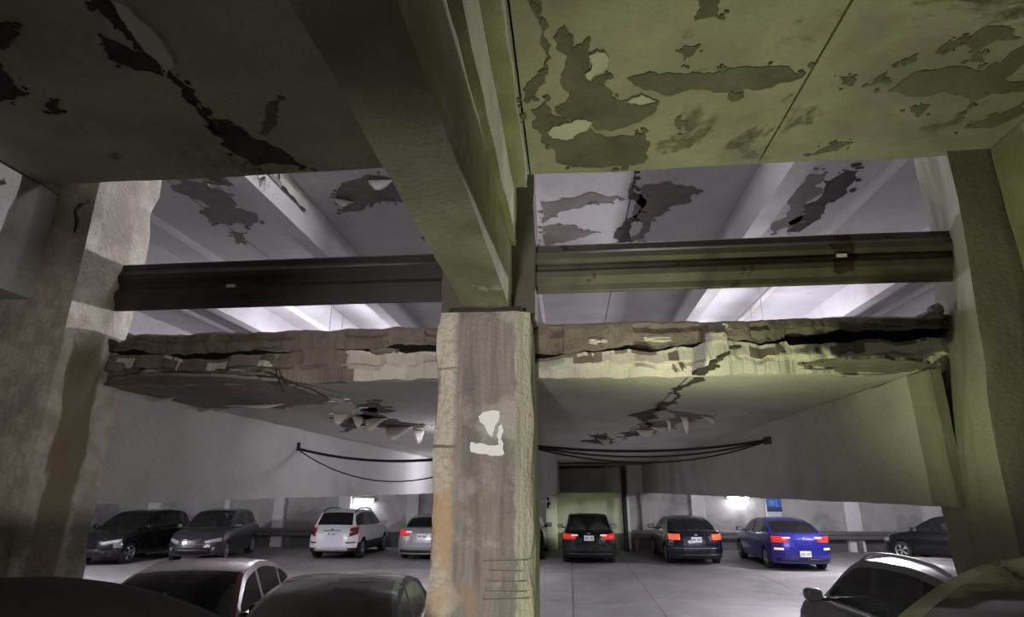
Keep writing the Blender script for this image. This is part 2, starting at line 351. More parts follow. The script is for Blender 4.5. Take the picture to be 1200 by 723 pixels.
def broken_edge(xa, xb, left, seed):
    """front edge of the lower slab: bare upper course, a deep split, a painted lower course"""
    mb = MB(); n = int((xb-xa)/.018); rows = []
    for i in range(n+1):
        x = xa+(xb-xa)*i/n; t = i/n
        g = lambda k, s=2.0, o=6: fbm((x*s+seed, k*7.3, seed), 1.0, o)
        r1 = lambda k: .45*noise.noise(Vector((x*26+seed, k*3.1, 0)))
        zt = ZT + .020*g(1, 3) - (.10*max(0, 1-t/.07) if left else .05*max(0, 1-t/.05))
        if left: zg, zb = 3.585+.045*g(2, 2.2)-.02*t, 3.30-.02*max(0, 1-t/.6)+.02*g(3, 4)
        else: zg, zb = 3.515+.075*math.sin(min(1, t*1.2)*2.4-.5)*.9+.05*g(2, 3), ZL+.02*g(3, 5)-.01
        gap = max(.002, .008+.03*(g(4, 2.6)+.12)) + (.035 if (not left and t > .6) else 0)
        zm = (zg+zb)/2 + .03*g(5, 6)
        f1 = 4.985+.045*g(6, 5); f2 = 4.99+.055*g(7, 5); f3 = 5.01+.05*g(8, 6); st = .03 if g(14, 1.7) > .02 else -.012
        rows.append([(x, 5.45, ZT), (x, f1+.05, zt), (x, f1+.012*r1(1), zt-.03), (x, f1+st+.02*r1(2), zt-.07+.02*g(15, 5)), (x, f1-.01+.03*g(11, 9), (zt+zg)/2), (x, f1+.02*r1(3)+st*.6, zg+gap+.035), (x, f1+.01+.03*g(12, 8), zg+gap), (x, f1+.16, zg+gap*.4),
                     (x, f2+.16, zg-gap*.4), (x, f2, zg-gap), (x, f2+.02*r1(4), zg-gap-.03), (x, f2-.015+.02*r1(5)-st*.5, zm+.012), (x, f2+.01*r1(6)+st*.6, zm), (x, f3+.012*r1(7), zm-.035), (x, f3+.01, zb), (x, 5.14, ZL+.0), (x, 5.16, ZL+.01)])
    k = len(rows[0]); vs = [p for r_ in rows for p in r_]
    fs = [(i*k+j, i*k+j+1, (i+1)*k+j+1, (i+1)*k+j) for i in range(n) for j in range(k-1)]
    for q in range(len(fs)):
        i, j = divmod(q, k-1); t = i/n; x = rows[i][0][0]
        mi = 1 if j in (6, 7, 8) else 0 if j < 6 else 2
        if left and j >= 9:
            lim = .70+.05*fbm((rows[i][j][2]*14, 3, 3), 1, 4)
            if t < lim: mi = 2 if (j in (9, 10) and fbm((x*4.2, j*.7, 1), 1, 5) > .06 and t < .5) else 0
        if not left and j in (9, 10) and fbm((x*2.0, j*.6, 4), 1, 5) < (-.02 if j == 9 else -.14): mi = 0
        mb.add([vs[a] for a in fs[q]], [(0, 1, 2, 3)], mi)
    return mb.build('slab_edge', [M['fascia_brown'], M['fascia_dark'], M['fascia_white']], low)
broken_edge(-4.31, -1.0, True, 3.3); broken_edge(-.32, 3.32, False, 8.1)
for xa, xb in ((-28, -5.3), (-1.0, -.32), (3.9, 26)): MB().box(xa, xb, 5.2, 5.46, ZL, ZT).build('slab_edge', M['fascia_brown'], low)

def chunk(px_, py_, y, sx, sy, sz, mat, seed):
    c = onY(px_, py_, y); mb = MB(); n = 6; vs = []
    grid_ = [(i, j) for i in range(n+1) for j in range(2*n)]
    for i, j in grid_:
        ph = -math.pi/2+math.pi*i/n; th = math.pi*j/n; d = Vector((math.cos(ph)*math.cos(th), math.cos(ph)*math.sin(th), math.sin(ph)))
        m_ = max(abs(d.x), abs(d.y), abs(d.z))**.6; kx = (1+.35*noise.noise(d*1.7+Vector((seed, 0, 0))))/m_
        vs.append((c.x+d.x*sx*kx, c.y+d.y*sy*kx, c.z+d.z*sz*kx))
    k = 2*n; mb.add(vs, [(i*k+j, i*k+(j+1) % k, (i+1)*k+(j+1) % k, (i+1)*k+j) for i in range(n) for j in range(k)])
    return mb.build('loose_chunk', mat, low)
for a in ((838,397,5.02,.09,.08,.055,'fascia_white',1), (849,383,5.03,.03,.04,.03,'fascia_white',2), (870,396,5.06,.06,.05,.03,'fascia_white',3), (638,396,5.06,.09,.10,.13,'fascia_brown',4), (660,405,5.04,.10,.06,.03,'fascia_brown',5),
          (1096,364,5.0,.05,.07,.05,'fascia_brown',6), (1090,372,5.0,.08,.08,.05,'fascia_brown',7), (128,405,5.0,.07,.08,.07,'spall',8), (136,432,5.0,.10,.07,.05,'fascia_brown',9), (180,437,5.0,.08,.05,.03,'fascia_white',10),
          (210,440,5.0,.06,.05,.025,'fascia_white',11), (318,405,5.0,.12,.05,.03,'fascia_brown',12), (450,412,5.0,.14,.05,.03,'fascia_brown',13), (700,401,5.0,.1,.05,.025,'fascia_white',14), (770,398,5.0,.12,.05,.025,'fascia_white',15), (322,446,4.98,.04,.05,.04,'spall',16)):
    chunk(a[0], a[1], a[2], a[3], a[4], a[5], M[a[6]], a[7]*3.7)

# ------------------------------------------------------------------ peeled paint and spalls (real, raised outlines with ragged edges)
def ragged(pts, depth=4, k=.16, seed=0):
    rnd = random.Random(seed)
    for _ in range(depth):
        out = []
        for i, a in enumerate(pts):
            b = pts[(i+1) % len(pts)]; d = b-a; nrm = Vector((-d.y, d.x)) if len(d) == 2 else None
            out += [a, (a+b)/2 + nrm*rnd.uniform(-k, k)]
        pts = out; k *= .9
    return pts
def patch(pix, z, mat, parent, seed, th=.006, depth=4, k=.22, name='peeled_patch', drop=0.0):
    P = [onZ(x, y, z) for x, y in pix]; p2 = ragged([Vector((p.x, p.y)) for p in P], depth, k, seed)
    tris = tessellate_polygon([[Vector((p.x, p.y, 0)) for p in p2]]); n = len(p2); mb = MB()
    vs = [(p.x, p.y, z-th-drop) for p in p2]+[(p.x, p.y, z+.02) for p in p2]
    fs = []
    for t in tris:
        a, b, c = (p2[i] for i in t); area = (b-a).x*(c-a).y-(b-a).y*(c-a).x
        fs.append(tuple(t) if area < 0 else tuple(t)[::-1])
    mb.add(vs, fs+[(i, (i+1) % n, n+(i+1) % n, n+i) for i in range(n)])
    if name == 'peeled_patch':
        rnd = random.Random(seed*7+1); cx = sum(p.x for p in p2)/n; cy = sum(p.y for p in p2)/n; size = max((p-Vector((cx, cy))).length for p in p2)
        for q in range(int(6+10*min(1.2, size))):
            a = p2[rnd.randrange(n)]; d = (a-Vector((cx, cy))); c0 = a+d*rnd.uniform(.02, .22)+Vector((rnd.uniform(-.05, .05), rnd.uniform(-.05, .05)))
            r_ = rnd.uniform(.008, .05)*(.5+min(1, size)); m_ = rnd.randint(5, 9); el = rnd.uniform(.4, 1); ro = rnd.uniform(0, 3.1)
            ring = []
            for w_ in range(m_):
                an = -2*math.pi*w_/m_; rr_ = r_*rnd.uniform(.5, 1.2); x_, y_ = math.cos(an)*rr_, math.sin(an)*rr_*el
                ring.append((c0.x+x_*math.cos(ro)-y_*math.sin(ro), c0.y+x_*math.sin(ro)+y_*math.cos(ro), z-th-.002-.0004*q))
            mb.add(ring+[(x_, y_, z+.01) for x_, y_, _ in ring], [tuple(range(m_))]+[(w_, (w_+1) % m_, m_+(w_+1) % m_, m_+w_) for w_ in range(m_)])
    return mb.build(name, mat, parent)
# near ceiling, left of the beam
for sd, (pix, mt) in enumerate([
    ([(118,42),(140,50),(158,60),(176,62),(196,76),(188,87),(160,82),(136,72),(122,58)], 'spall'),
    ([(108,-6),(128,-6),(150,28),(172,48),(170,62),(148,44),(122,18)], 'spall'),
    ([(0,26),(14,26),(20,42),(12,54),(0,57)], 'spall'), ([(0,80),(14,98),(32,110),(16,116),(0,119)], 'spall'),
    ([(58,114),(66,126),(78,132),(64,134),(57,128)], 'spall'),
    ([(198,80),(210,94),(232,118),(230,126),(214,110),(202,94)], 'spall'), ([(226,118),(250,148),(260,160),(252,158),(240,140)], 'spall'),
    ([(247,140),(268,140),(284,150),(312,166),(345,186),(360,196),(300,194),(276,180),(258,158)], 'spall'),
    ([(310,130),(328,116),(324,136),(312,158),(304,156)], 'bare')]):
    patch(pix, ZN, M[mt], near, 10+sd)
patch([(128,-8),(152,4),(178,28),(196,55),(207,73),(197,80),(180,62),(160,40),(142,14)], ZN, M['flake'], near, 40, drop=.03, name='paint_flake', k=.1)
# near ceiling, right of the beam
for sd, (pix, mt) in enumerate([
    ([(648,44),(662,28),(672,44),(670,56),(690,42),(690,60),(686,90),(712,82),(716,106),(742,122),(772,120),(760,136),(728,150),(700,152),(660,136),(652,126),(668,112),(664,70)], 'bare'),
    ([(735,92),(760,84),(812,84),(860,80),(928,82),(936,92),(905,102),(860,108),(812,104),(780,112)], 'bare'),
    ([(815,-6),(838,-6),(842,12),(850,22),(836,18),(814,24)], 'bare'), ([(800,54),(816,54),(812,64),(800,72)], 'bare'),
    ([(1040,106),(1072,84),(1110,78),(1152,82),(1180,66),(1206,52),(1206,108),(1160,110),(1138,122),(1100,108)], 'bare'),
    ([(1128,46),(1158,30),(1188,34),(1196,44),(1168,46),(1150,56),(1154,72),(1140,70)], 'bare'),
    ([(1096,62),(1128,42),(1134,44),(1112,60)], 'bare'), ([(1022,100),(1040,82),(1036,96)], 'bare'),
    ([(622,128),(640,118),(664,138),(690,150),(742,160),(762,170),(756,190),(700,196),(652,190),(634,166)], 'bare'),
    ([(984,90),(1000,88),(1000,100),(988,98)], 'bare'), ([(1056,70),(1072,64),(1072,72),(1058,76)], 'bare'),
    ([(618,0),(632,-6),(636,40),(626,90),(618,120)], 'bare'), ([(1130,150),(1160,138),(1200,120),(1206,128),(1160,150)], 'bare'),
    ([(1066,126),(1090,122),(1076,138)], 'bare'), ([(1122,132),(1134,128),(1124,142)], 'bare'),
    ([(945,184),(980,166),(1000,166),(960,180)], 'bare'), ([(790,140),(806,142),(798,152)], 'bare')]):
    patch(pix, ZN, M[mt], near, 60+sd)
for sd, pix in enumerate([[(642,152),(662,142),(694,140),(688,150),(664,162),(648,160)], [(690,62),(708,58),(712,76),(692,92),(686,84)], [(730,118),(752,108),(770,116),(748,120)]]):
    patch(pix, ZN, M['flake'], near, 90+sd, drop=.015, name='paint_flake')
# lower soffit
for sd, (pix, mt) in enumerate([
    ([(126,466),(134,444),(330,446),(345,452),(384,466),(382,474),(330,478),(280,474),(232,482),(210,470),(170,468),(140,472),(128,478)], 'bare_grey'),
    ([(386,467),(404,470),(426,478),(420,496),(412,490),(395,484)], 'flake'), ([(394,490),(410,494),(424,494),(416,502),(408,506),(400,500)], 'spall'),
    ([(424,478),(434,472),(440,488),(424,498),(420,488)], 'spall'), ([(442,476),(456,490),(480,496),(500,498),(500,506),(478,498),(455,502),(444,494)], 'spall'),
    ([(750,500),(770,476),(784,478),(812,484),(830,488),(824,490),(800,494),(790,500),(770,508),(744,506)], 'bare_grey'),
    ([(849,416),(856,414),(834,432),(812,449),(790,466),(768,486),(750,502),(736,512),(732,511),(752,494),(770,477),(790,459),(812,441),(832,427)], 'spall'),
    ([(696,512),(712,508),(718,518),(708,520)], 'spall'),
    ([(938,428),(960,424),(1020,420),(1078,424),(1086,430),(1040,438),(990,437)], 'bare')]):
    patch(pix, ZL, M[mt], low, 120+sd)
# upper soffit
for sd, (pix, mt) in enumerate([
    ([(199,218),(214,208),(236,214),(262,224),(276,244),(300,250),(296,262),(288,266),(282,260),(262,262),(244,260),(234,250),(246,242),(222,230)], 'bare_grey'),
    ([(268,272),(290,272),(290,284),(278,286)], 'bare_grey'), ([(228,200),(262,196),(280,214),(268,218),(244,210)], 'bare_grey'),
    ([(634,236),(660,232),(726,230),(712,238),(680,244),(650,254),(636,262)], 'bare_grey'), ([(636,268),(676,264),(700,272),(668,282),(640,290)], 'bare_grey'),
    ([(752,218),(786,212),(818,222),(810,236),(776,250),(764,258),(756,280),(738,282),(744,244)], 'bare_grey'),
    ([(742,208),(750,206),(746,238),(738,262),(732,284),(728,284),(734,258)], 'spall'),
    ([(990,200),(1006,200),(992,220),(974,236),(950,262),(932,272),(922,272),(944,250),(964,226)], 'spall'),
    ([(950,204),(968,204),(964,226),(940,250),(908,272),(902,268),(926,240)], 'bare_grey'),
    ([(394,226),(408,212),(432,204),(470,214),(474,234),(430,240),(400,248)], 'bare_grey'), ([(492,278),(508,276),(504,284)], 'bare_grey')]):
    patch(pix, ZU, M[mt], upper, 150+sd)

# curled paint skins hanging from the soffits
def curl(cx, cy, z, wd, ln, bend, az, parent, seed, mat=None):
    rnd = random.Random(seed); p0 = onZ(cx, cy, z); mb = MB(); n, mcol = 6, 4; vs = []; ca, sa = math.cos(R(az)), math.sin(R(az))
    for i in range(n+1):
        t = i/n; a = bend*t
        fx = ln/max(bend, .01)*math.sin(a); fz = -ln/max(bend, .01)*(1-math.cos(a))
        for j in range(mcol+1):
            y = (j/mcol-.5)*wd*max(.05, 1-t**1.6*.95)**.6*(1+.25*noise.noise(Vector((t*4, j, seed)))); x = fx*(1+.2*noise.noise(Vector((j*1.3, t*2, seed))))
            vs.append((p0.x+x*ca-y*sa, p0.y+x*sa+y*ca, z-.004+fz))
    k = mcol+1; fs = [(i*k+j, i*k+j+1, (i+1)*k+j+1, (i+1)*k+j) for i in range(n) for j in range(mcol)]
    o = mb.add(vs, fs).build('paint_curl', mat or M['flake'], parent, True)
    sm = o.modifiers.new('thickness', 'SOLIDIFY'); sm.thickness = .004; return o
for i, a in enumerate([(402,484,ZL,.22,.30,1.3,-80), (418,488,ZL,.16,.26,1.5,-60), (446,490,ZL,.30,.40,1.1,-95), (472,500,ZL,.45,.55,.9,-92), (490,504,ZL,.2,.34,1.7,-70),
    (236,478,ZL,.5,.12,1.5,-90), (262,478,ZL,.4,.10,1.2,-90), (310,474,ZL,.6,.09,1.3,-95), (190,466,ZL,.4,.1,1.5,-90), (150,470,ZL,.3,.14,1.2,-80),
    (706,514,ZL,.3,.22,1.4,-70), (756,503,ZL,.35,.2,1.6,-95), (772,500,ZL,.3,.14,1.3,-85), (800,488,ZL,.10,.34,1.9,-90), (782,492,ZL,.06,.25,1.9,-90), (825,488,ZL,.2,.2,1.2,-60),
    (955,432,ZL,.35,.12,.6,-90), (1000,438,ZL,.4,.08,.8,-90), (274,196,ZU,.4,.5,1.4,-90), (255,218,ZU,.3,.3,1.2,-70), (452,214,ZU,.5,.5,1.5,-90), (400,236,ZU,.4,.4,1.3,-60)]):
    curl(*a, upper if a[2] == ZU else low, 200+i)

# ------------------------------------------------------------------ beams
def beam(name, mats, label, x0, x1, y0, y1, z0, z1, **k):
    o = rough_box(MB(), x0, x1, y0, y1, z0, z1, **k).build(name, mats, None, True); tag(o, label, 'beam'); return o
# near beam above the camera: soffit, stepped right face, narrower away from the pillar
def near_taper(p):
    t = max(0, min(1, (4.45-p.y)/3)); p = p.copy()
    return Vector((p.x + (.02*t if p.x < -.62 else -.03*t), p.y, p.z))
nb = empty('concrete_beam', (-.62, 4.0, 3.8)); tag(nb, 'green tinted concrete beam running overhead to the middle pillar', 'beam')
def sub(o, par): o.parent = par; o.matrix_parent_inverse = par.matrix_world.inverted() if False else o.matrix_parent_inverse; o.location = tuple(-c for c in par.location); return o
sub(rough_box(MB(), -.83, -.45, -4, 4.715, 3.79, 4.42, step=.08, amp=.006, chip=.018, seed=1, taper=near_taper).build('beam_stem', M['near_beam'], None, True), nb)
sub(rough_box(MB(), -.83, -.41, -4, 4.715, 4.42, 4.985, step=.09, amp=.010, chip=.02, seed=5).build('beam_web', M['near_beam'], None, True), nb)
sub(rough_box(MB(), -.43, -.285, -4, 4.50, 4.86, 4.99, step=.07, amp=.012, chip=.03, seed=9).build('beam_fillet', M['near_beam'], None, True), nb)
o = rough_box(MB(), -5.4, -4.68, -4, 4.44, 3.97, 4.99, step=.12, amp=.01, chip=.02, seed=2).build('concrete_beam', M['lower_beam'], None, True)
tag(o, 'pale concrete beam at the far left meeting the left pillar under the ceiling', 'beam')
o = rough_box(MB(), 3.45, 4.0, -4, 4.44, 3.8, 4.99, step=.12, amp=.01, chip=.02, seed=4).build('concrete_beam', M['near_beam'], None, True)
tag(o, 'dark concrete beam in the top right corner meeting the right pillar', 'beam')
# deep beams of the lower storey
for x0, x1, y0, lab in ((-4.8, -4.33, 5.22, 'deep grey painted beam running back from the left pillar'), (-1.0, -.42, 5.25, 'deep grey painted beam running back behind the middle pillar'),
                        (2.90, 3.5, 4.90, 'deep grey painted beam running back beside the right pillar')):
    zt = ZL-.003
    o = rough_box(MB(), x0, x1, 5.22, YB-.01, 2.235, zt, step=.22, amp=.008, chip=.015, seed=x0).build('ceiling_beam', M['lower_beam'], None, True); tag(o, lab, 'beam')
    if x0 > 2: rough_box(MB(), 2.90, 2.99, 4.90, 5.22, 2.24, 3.29, step=.07, amp=.006, chip=.012, seed=3).build('beam_end', M['pillar_right'], o, True)
o = MB().box(-.42, 2.3, YB-.5, YB, 2.22, ZL-.09).build('lintel', M['near_ceiling']); tag(o, 'greenish recessed lintel above the black hatchback on the back wall', 'lintel')
o = rough_box(MB(), 2.3, 2.895, YB-1.4, YB-.01, 2.2, ZL-.005, step=.1, amp=.006, chip=.02, seed=6).build('wall_nib', M['lower_beam'], None, True)
tag(o, 'short grey wall block hanging at the right side of the recess above the black hatchback', 'wall block')
# stems of the upper storey
for x0, x1, lab in ((-11.9, -11.62, 'narrow white ceiling beam, leftmost above the upper deck'), (-8.3, -8.02, 'white ceiling beam left of the bright strip seen over the left guardrail'),
        (-4.48, -4.2, 'peeling white ceiling beam above the left guardrail'), (-.85, -.56, 'white ceiling beam above the upper deck behind the middle pillar'),
        (2.97, 3.26, 'white ceiling beam above the right guardrail'), (6.68, 6.96, 'white ceiling beam at the right of the bright strip over the right guardrail'),
        (9.9, 10.2, 'narrow white ceiling beam, rightmost above the upper deck')):
    o = rough_box(MB(), x0, x1, 3.1, YB-.02, 6.35, ZU-.002, step=.2, amp=.01, chip=.02, seed=x0).build('ceiling_beam', M['upper_ceiling'], None, True); tag(o, lab, 'beam')
    if abs(x0+4.48) < .01:
        for i, (a, b, zz) in enumerate(((5.2, 6.2, .35), (6.4, 7.0, .5), (7.3, 8.3, .3))):
            mb = MB(); grid(mb, lambda u, v, a=a, b=b, zz=zz: (x1+.012+.07*v*v*(1+noise.noise(Vector((u*4+i, v*3, 1)))), a+(b-a)*u, ZU-.03-zz*v*(1+.35*noise.noise(Vector((u*5, i, 2))))), 8, 5)
            mb.build('paint_curl', M['flake'], o, True)
for i, X in enumerate((-10.2, -7.25, 4.95, 8.6)):
    o = MB().box(X-.07, X+.07, 3.2, YB-.05, ZU-.07, ZU-.001).build('ceiling_rib', M['pilaster'])
    tag(o, ('thin white ceiling rib far left above the upper deck', 'thin white ceiling rib between the two left ceiling beams', 'thin white ceiling rib inside the bright strip over the right guardrail', 'thin white ceiling rib at the far right above the upper deck')[i], 'rib')

# ------------------------------------------------------------------ pillars
pl = empty('pillar', (-.65, 4.45, 0)); tag(pl, 'thick weathered concrete pillar in the middle, streaked grey with a scrap of white paper', 'pillar')
def chamfer(p):
    q = p.copy()
    if q.x > -.40 and q.y < 4.58: q.y += (q.x+.40)*.55
    q.x += .012*noise.noise(Vector((q.z*1.7, 3, q.x)))
    return q
sub(rough_box(MB(), -1.03, -.27, 4.45, 5.2, -.02, 3.745, step=.035, amp=.018, chip=.045, seed=11, taper=chamfer).build('shaft', M['pillar_mid'], None, True), pl)
sub(rough_box(MB(), -1.07, -.25, 4.72, 5.2, 3.745, 6.36, step=.08, amp=.01, chip=.02, seed=12).build('upper_post', M['post_shaded'], None, True), pl)
sub(rough_box(MB(), -.95, -.35, 4.5, 4.72, 3.74, 3.80, step=.05, amp=.008, chip=.02, seed=13).build('bearing_pad', M['spall'], None, True), pl)
for i, (a, b) in enumerate((((566,657),(620,656)), ((570,681),(616,681)), ((568,692),(618,693)), ((566,702),(621,701)), ((572,668),(612,669)))):
    p, q = onY(*a, 4.45), onY(*b, 4.45); n = 8; pts = [p.lerp(q, t/n)+Vector((0, -.004+.0, .006*noise.noise(Vector((t*2, i, 0))))) for t in range(n+1)]
    sub(MB().tube(pts, .003, 5).build('scratch', M['scratch']), pl)
P = empty('pillar', (-4.9, 4.45, 0)); tag(P, 'cream concrete pillar with brown water stains at the left edge', 'pillar')
sub(rough_box(MB(), -5.2, -4.30, 4.45, 5.2, -.02, 6.34, step=.06, amp=.018, chip=.05, seed=21).build('shaft', M['pillar_left'], None, True), P)
mb = MB(); pts = [onX(x, y, -4.29) for x, y in ((88,272),(91,258),(88,248),(95,240),(104,238),(103,234))]
sub(mb.tube(pts, [.012, .02, .012, .02, .016, .006], 6).build('crack', M['fascia_dark']), P)
def lean(p):
    t = max(0, min(1, (p.z-2.2)/2.6)); t = t*t*(3-2*t); k = max(0, min(1, (3.95-p.x)/1.0))*(.45+.55*min(1, max(0, p.y-4.45)/.5))
    return Vector((p.x+.40*t*k, p.y, p.z))
P = empty('pillar', (3.45, 4.45, 0)); tag(P, 'green tinged smooth concrete pillar at the right edge', 'pillar')
sub(rough_box(MB(), 2.95, 3.95, 4.45, 5.2, -.02, 6.34, step=.06, amp=.014, chip=.03, seed=31, taper=lean).build('shaft', M['pillar_right'], None, True), P)
# torn paper on the middle pillar
pp = empty('torn_poster', onY(572, 515, 4.43)); tag(pp, 'torn white paper remnant stuck on the middle pillar', 'paper')
def paper(pix, sd):
    Pp = [onY(x, y, 4.428) for x, y in pix]; p2 = ragged([Vector((p.x, p.z)) for p in Pp], 3, .12, sd)
    tr = tessellate_polygon([[Vector((p.x, p.y, 0)) for p in p2]]); o0 = pp.location
    mb = MB(); n = len(p2); vs = [(p.x-o0.x, 4.426-o0.y-.004*noise.noise(Vector((p.x*9, p.y*9, 0))), p.y-o0.z) for p in p2]+[(p.x-o0.x, 4.455-o0.y, p.y-o0.z) for p in p2]
    mb.add(vs, [tuple(t) for t in tr]+[(i, (i+1) % n, n+(i+1) % n, n+i) for i in range(n)]).build('paper_piece', M['paper'], pp)
paper([(560,488),(566,483),(586,482),(584,494),(580,500),(576,512),(572,508),(568,498),(562,494)], 1); paper([(551,518),(558,520),(568,520),(590,519),(591,532),(570,532),(551,529)], 2)
paper([(584,500),(588,496),(590,505),(587,514),(590,520),(584,520),(582,510)], 3)

# ------------------------------------------------------------------ guardrails at the deck edge
def guardrail(x0, x1, y, zc, h, mat, label, refl, flat=False):
    g = empty('guardrail', ((x0+x1)/2, y, zc)); tag(g, label, 'guardrail', None)
    prof = [(0, .5), (-.015, .47), (-.018, .36), (-.085, .24), (-.085, .13), (-.02, .03), (-.02, -.03), (-.085, -.13), (-.085, -.24), (-.018, -.36), (-.015, -.47), (0, -.5)]
    if flat: prof = [(a*.55, b) for a, b in prof]
    prof = [(a, b*h) for a, b in prof] + [(.02, -.5*h), (.02, .5*h)]
    n = 24; k = len(prof); mb = MB(); vs = []
    for i in range(n+1):
        x = (x0+(x1-x0)*i/n)-(x0+x1)/2; wv = .006*noise.noise(Vector((x*1.3, zc, y)))
        vs += [(x, a+wv, b+.004*noise.noise(Vector((x*.8, 4, y)))) for a, b in prof]
    fs = [(i*k+j, (i+1)*k+j, (i+1)*k+(j+1) % k, i*k+(j+1) % k) for i in range(n) for j in range(k)]
    mb.add(vs, fs+[tuple(range(k)), tuple(range((n+1)*k-1, n*k-1, -1))]).build('rail_beam', mat, g)
    if refl:
        r0 = onY(refl[0], refl[1], y-.09); MB().box(-.04, .04, -.012, .03, -.014, .014).build('reflector', M['reflector'], g).location = (r0.x-(x0+x1)/2, -.06 if not flat else -.035, r0.z-zc)
    for s in (-1, 1): MB().box(s*(x1-x0)/2-.05, s*(x1-x0)/2+.05, .0, .06, -h*.4, h*.4).build('end_plate', mat, g)
    return g
guardrail(-4.32, -1.06, 4.93, 4.235, .47, M['rail_dark'], 'near black steel guardrail between the left and middle pillars', (267, 333), True)
guardrail(-.26, 3.36, 4.93, 4.275, .46, M['rail_green'], 'weathered green steel guardrail between the middle and right pillars', (988, 298))

# ------------------------------------------------------------------ cables, pipes
def cable(a, b, sag, r, n=16): return [a.lerp(b, i/n)-Vector((0, 0, sag*4*(i/n)*(1-i/n))) for i in range(n+1)]
a, b = onX(350, 526, -4.30), Vector((-1.03, 8.2, 2.87))
o = MB().tube(cable(a, b, .16, 1), .022, 6).build('cable', M['cable']); tag(o, 'thicker black cable slung between beams left of the middle pillar', 'cable')
o = MB().tube(cable(a+Vector((0, .06, -.03)), b+Vector((0, .06, -.03)), .42, 1), .010, 6).build('cable', M['cable']); tag(o, 'thin lower black cable sagging left of the middle pillar', 'cable')
mb = MB().box(a.x-.05, a.x+.02, a.y-.02, a.y+.02, a.z-.03, a.z+.10); o = mb.build('cable_hook', M['cable']); tag(o, 'small black hook on the left deep beam where the cables end', 'hook')
a, b = onX(628, 523, -.405), onX(900, 516, 2.86)
for i, (s, r_, lab) in enumerate(((.10, .020, 'topmost black cable slung across the ceiling right of the middle pillar'), (.16, .014, 'middle black cable slung across the ceiling right of the middle pillar'), (.22, .012, 'lowest black cable slung across the ceiling right of the middle pillar'))):
    o = MB().tube(cable(a+Vector((0, .05*i, -.012*i)), b+Vector((-.05, .05*i, -.012*i)), s, 1), r_, 6).build('cable', M['cable']); tag(o, lab, 'cable')
mb = MB().box(b.x-.03, b.x+.05, b.y-.03, b.y+.12, b.z-.05, b.z+.05); tag(mb.build('cable_hook', M['cable']), 'small black hook on the right deep beam where the cables end', 'hook')
a, b = onZ(642, 543, 3.25), onZ(778, 541, 3.25); b = Vector((min(b.x, 2.93), a.y, a.z)); a.x = -.41
tag(MB().tube([a, b], .03, 8).build('conduit', M['pipe']), 'thin dark conduit crossing the ceiling in front of the far recess', 'pipe')
tag(MB().tube([(2.2, YB-.6, 0.0), (2.2, YB-.6, ZL-.05)], .10, 10).build('drain_pipe', M['pipe']), 'dark vertical drain pipe at the right side of the far recess', 'pipe')
tag(MB().tube([(2.9, YB-.12, 0.6), (2.9, YB-.12, 2.18)], .05, 8).build('drain_pipe', M['rail_far']), 'thinner grey vertical pipe on the back wall right of the dark drain pipe', 'pipe')
# rusted bars hanging from the split edge
rb = empty('rebar', onY(327, 444, 4.9)); tag(rb, 'rusted reinforcement bars poking out of the broken slab edge on the left', 'rebar')
for i, pts in enumerate((((300,440),(322,442),(345,450),(365,456),(384,466)), ((310,436),(324,440),(336,449)), ((322,430),(326,444),(333,460)), ((1012,418),(1016,424),(1022,426)))[:3]):
    P_ = [onY(x, y, 4.90+.012*i)-rb.location for x, y in pts]; MB().tube(P_, .007, 6).build('bar', M['rust'], rb)

# ------------------------------------------------------------------ back wall: pilasters, far guardrail, lamps, sign
for px0, px1, lab in ((320,332,'white narrow pilaster on the back wall left of the white car'), (396,410,'white pilaster on the back wall behind the white car'), (476,490,'white pilaster on the back wall behind the silver car'),
        (640,653,'white pilaster stained with rust left of the black hatchback'), (733,738,'white narrow pilaster right of the drain pipe on the back wall'), (811,827,'white pilaster on the back wall behind the dark navy car'), (899,916,'white pilaster behind the blue sign'), (990,1008,'white pilaster on the back wall right of the blue car'),
        (1083,1104,'white pilaster on the back wall behind the black car at the right'), (262,268,'white pilaster on the back wall behind the dark crossover'), (172,186,'white pilaster on the back wall behind the black car at the far left')):
    p, q = onY(px0, 600, YB-.25), onY(px1, 600, YB-.25)
    z0 = 0
    o = rough_box(MB(), p.x, q.x, YB-.25, YB-.031, z0, 2.9 if (p.x > 4 or p.x < -5) else 2.17, step=.12, amp=.012, chip=.02, seed=px0).build('pilaster', M['pilaster'], None, True); tag(o, lab, 'pilaster')
    if px0 == 640:
        for k, (zz, rr) in enumerate(((1.9, .05), (1.72, .07), (1.6, .04))): MB().box(p.x+.04, p.x+.04+rr*2, YB-.262, YB-.2, zz, zz+.13).build('rust_stain', M['rust'], o)
def far_rail(x0, x1, label):
    g = empty('guardrail', ((x0+x1)/2, YB-.5, 0)); tag(g, label, 'guardrail'); hw = (x1-x0)/2
    prof = [(0, .16), (-.07, .11), (-.07, .05), (-.015, .0), (-.07, -.05), (-.07, -.11), (0, -.16)]
    mb = MB(); 
    for j in range(len(prof)-1):
        (ya, za), (yb_, zb) = prof[j], prof[j+1]
        mb.add([(-hw, ya, .62+za), (hw, ya, .62+za), (hw, yb_, .62+zb), (-hw, yb_, .62+zb), (-hw, ya+.03, .62+za), (hw, ya+.03, .62+za), (hw, yb_+.03, .62+zb), (-hw, yb_+.03, .62+zb)], [(0,3,2,1),(4,5,6,7)])
    mb.build('rail_beam', M['rail_far'], g)
    n = max(2, int(hw*2/2.2))
    for i in range(n+1): MB().box(-hw+.1+(2*hw-.3)*i/n, -hw+.26+(2*hw-.3)*i/n, .02, .18, 0, .75).build('rail_post', M['rail_far'], g)
far_rail(-24, -9.6, 'grey steel guardrail along the back wall left of the white car'); far_rail(2.45, 13.5, 'grey steel guardrail along the back wall behind the blue car')
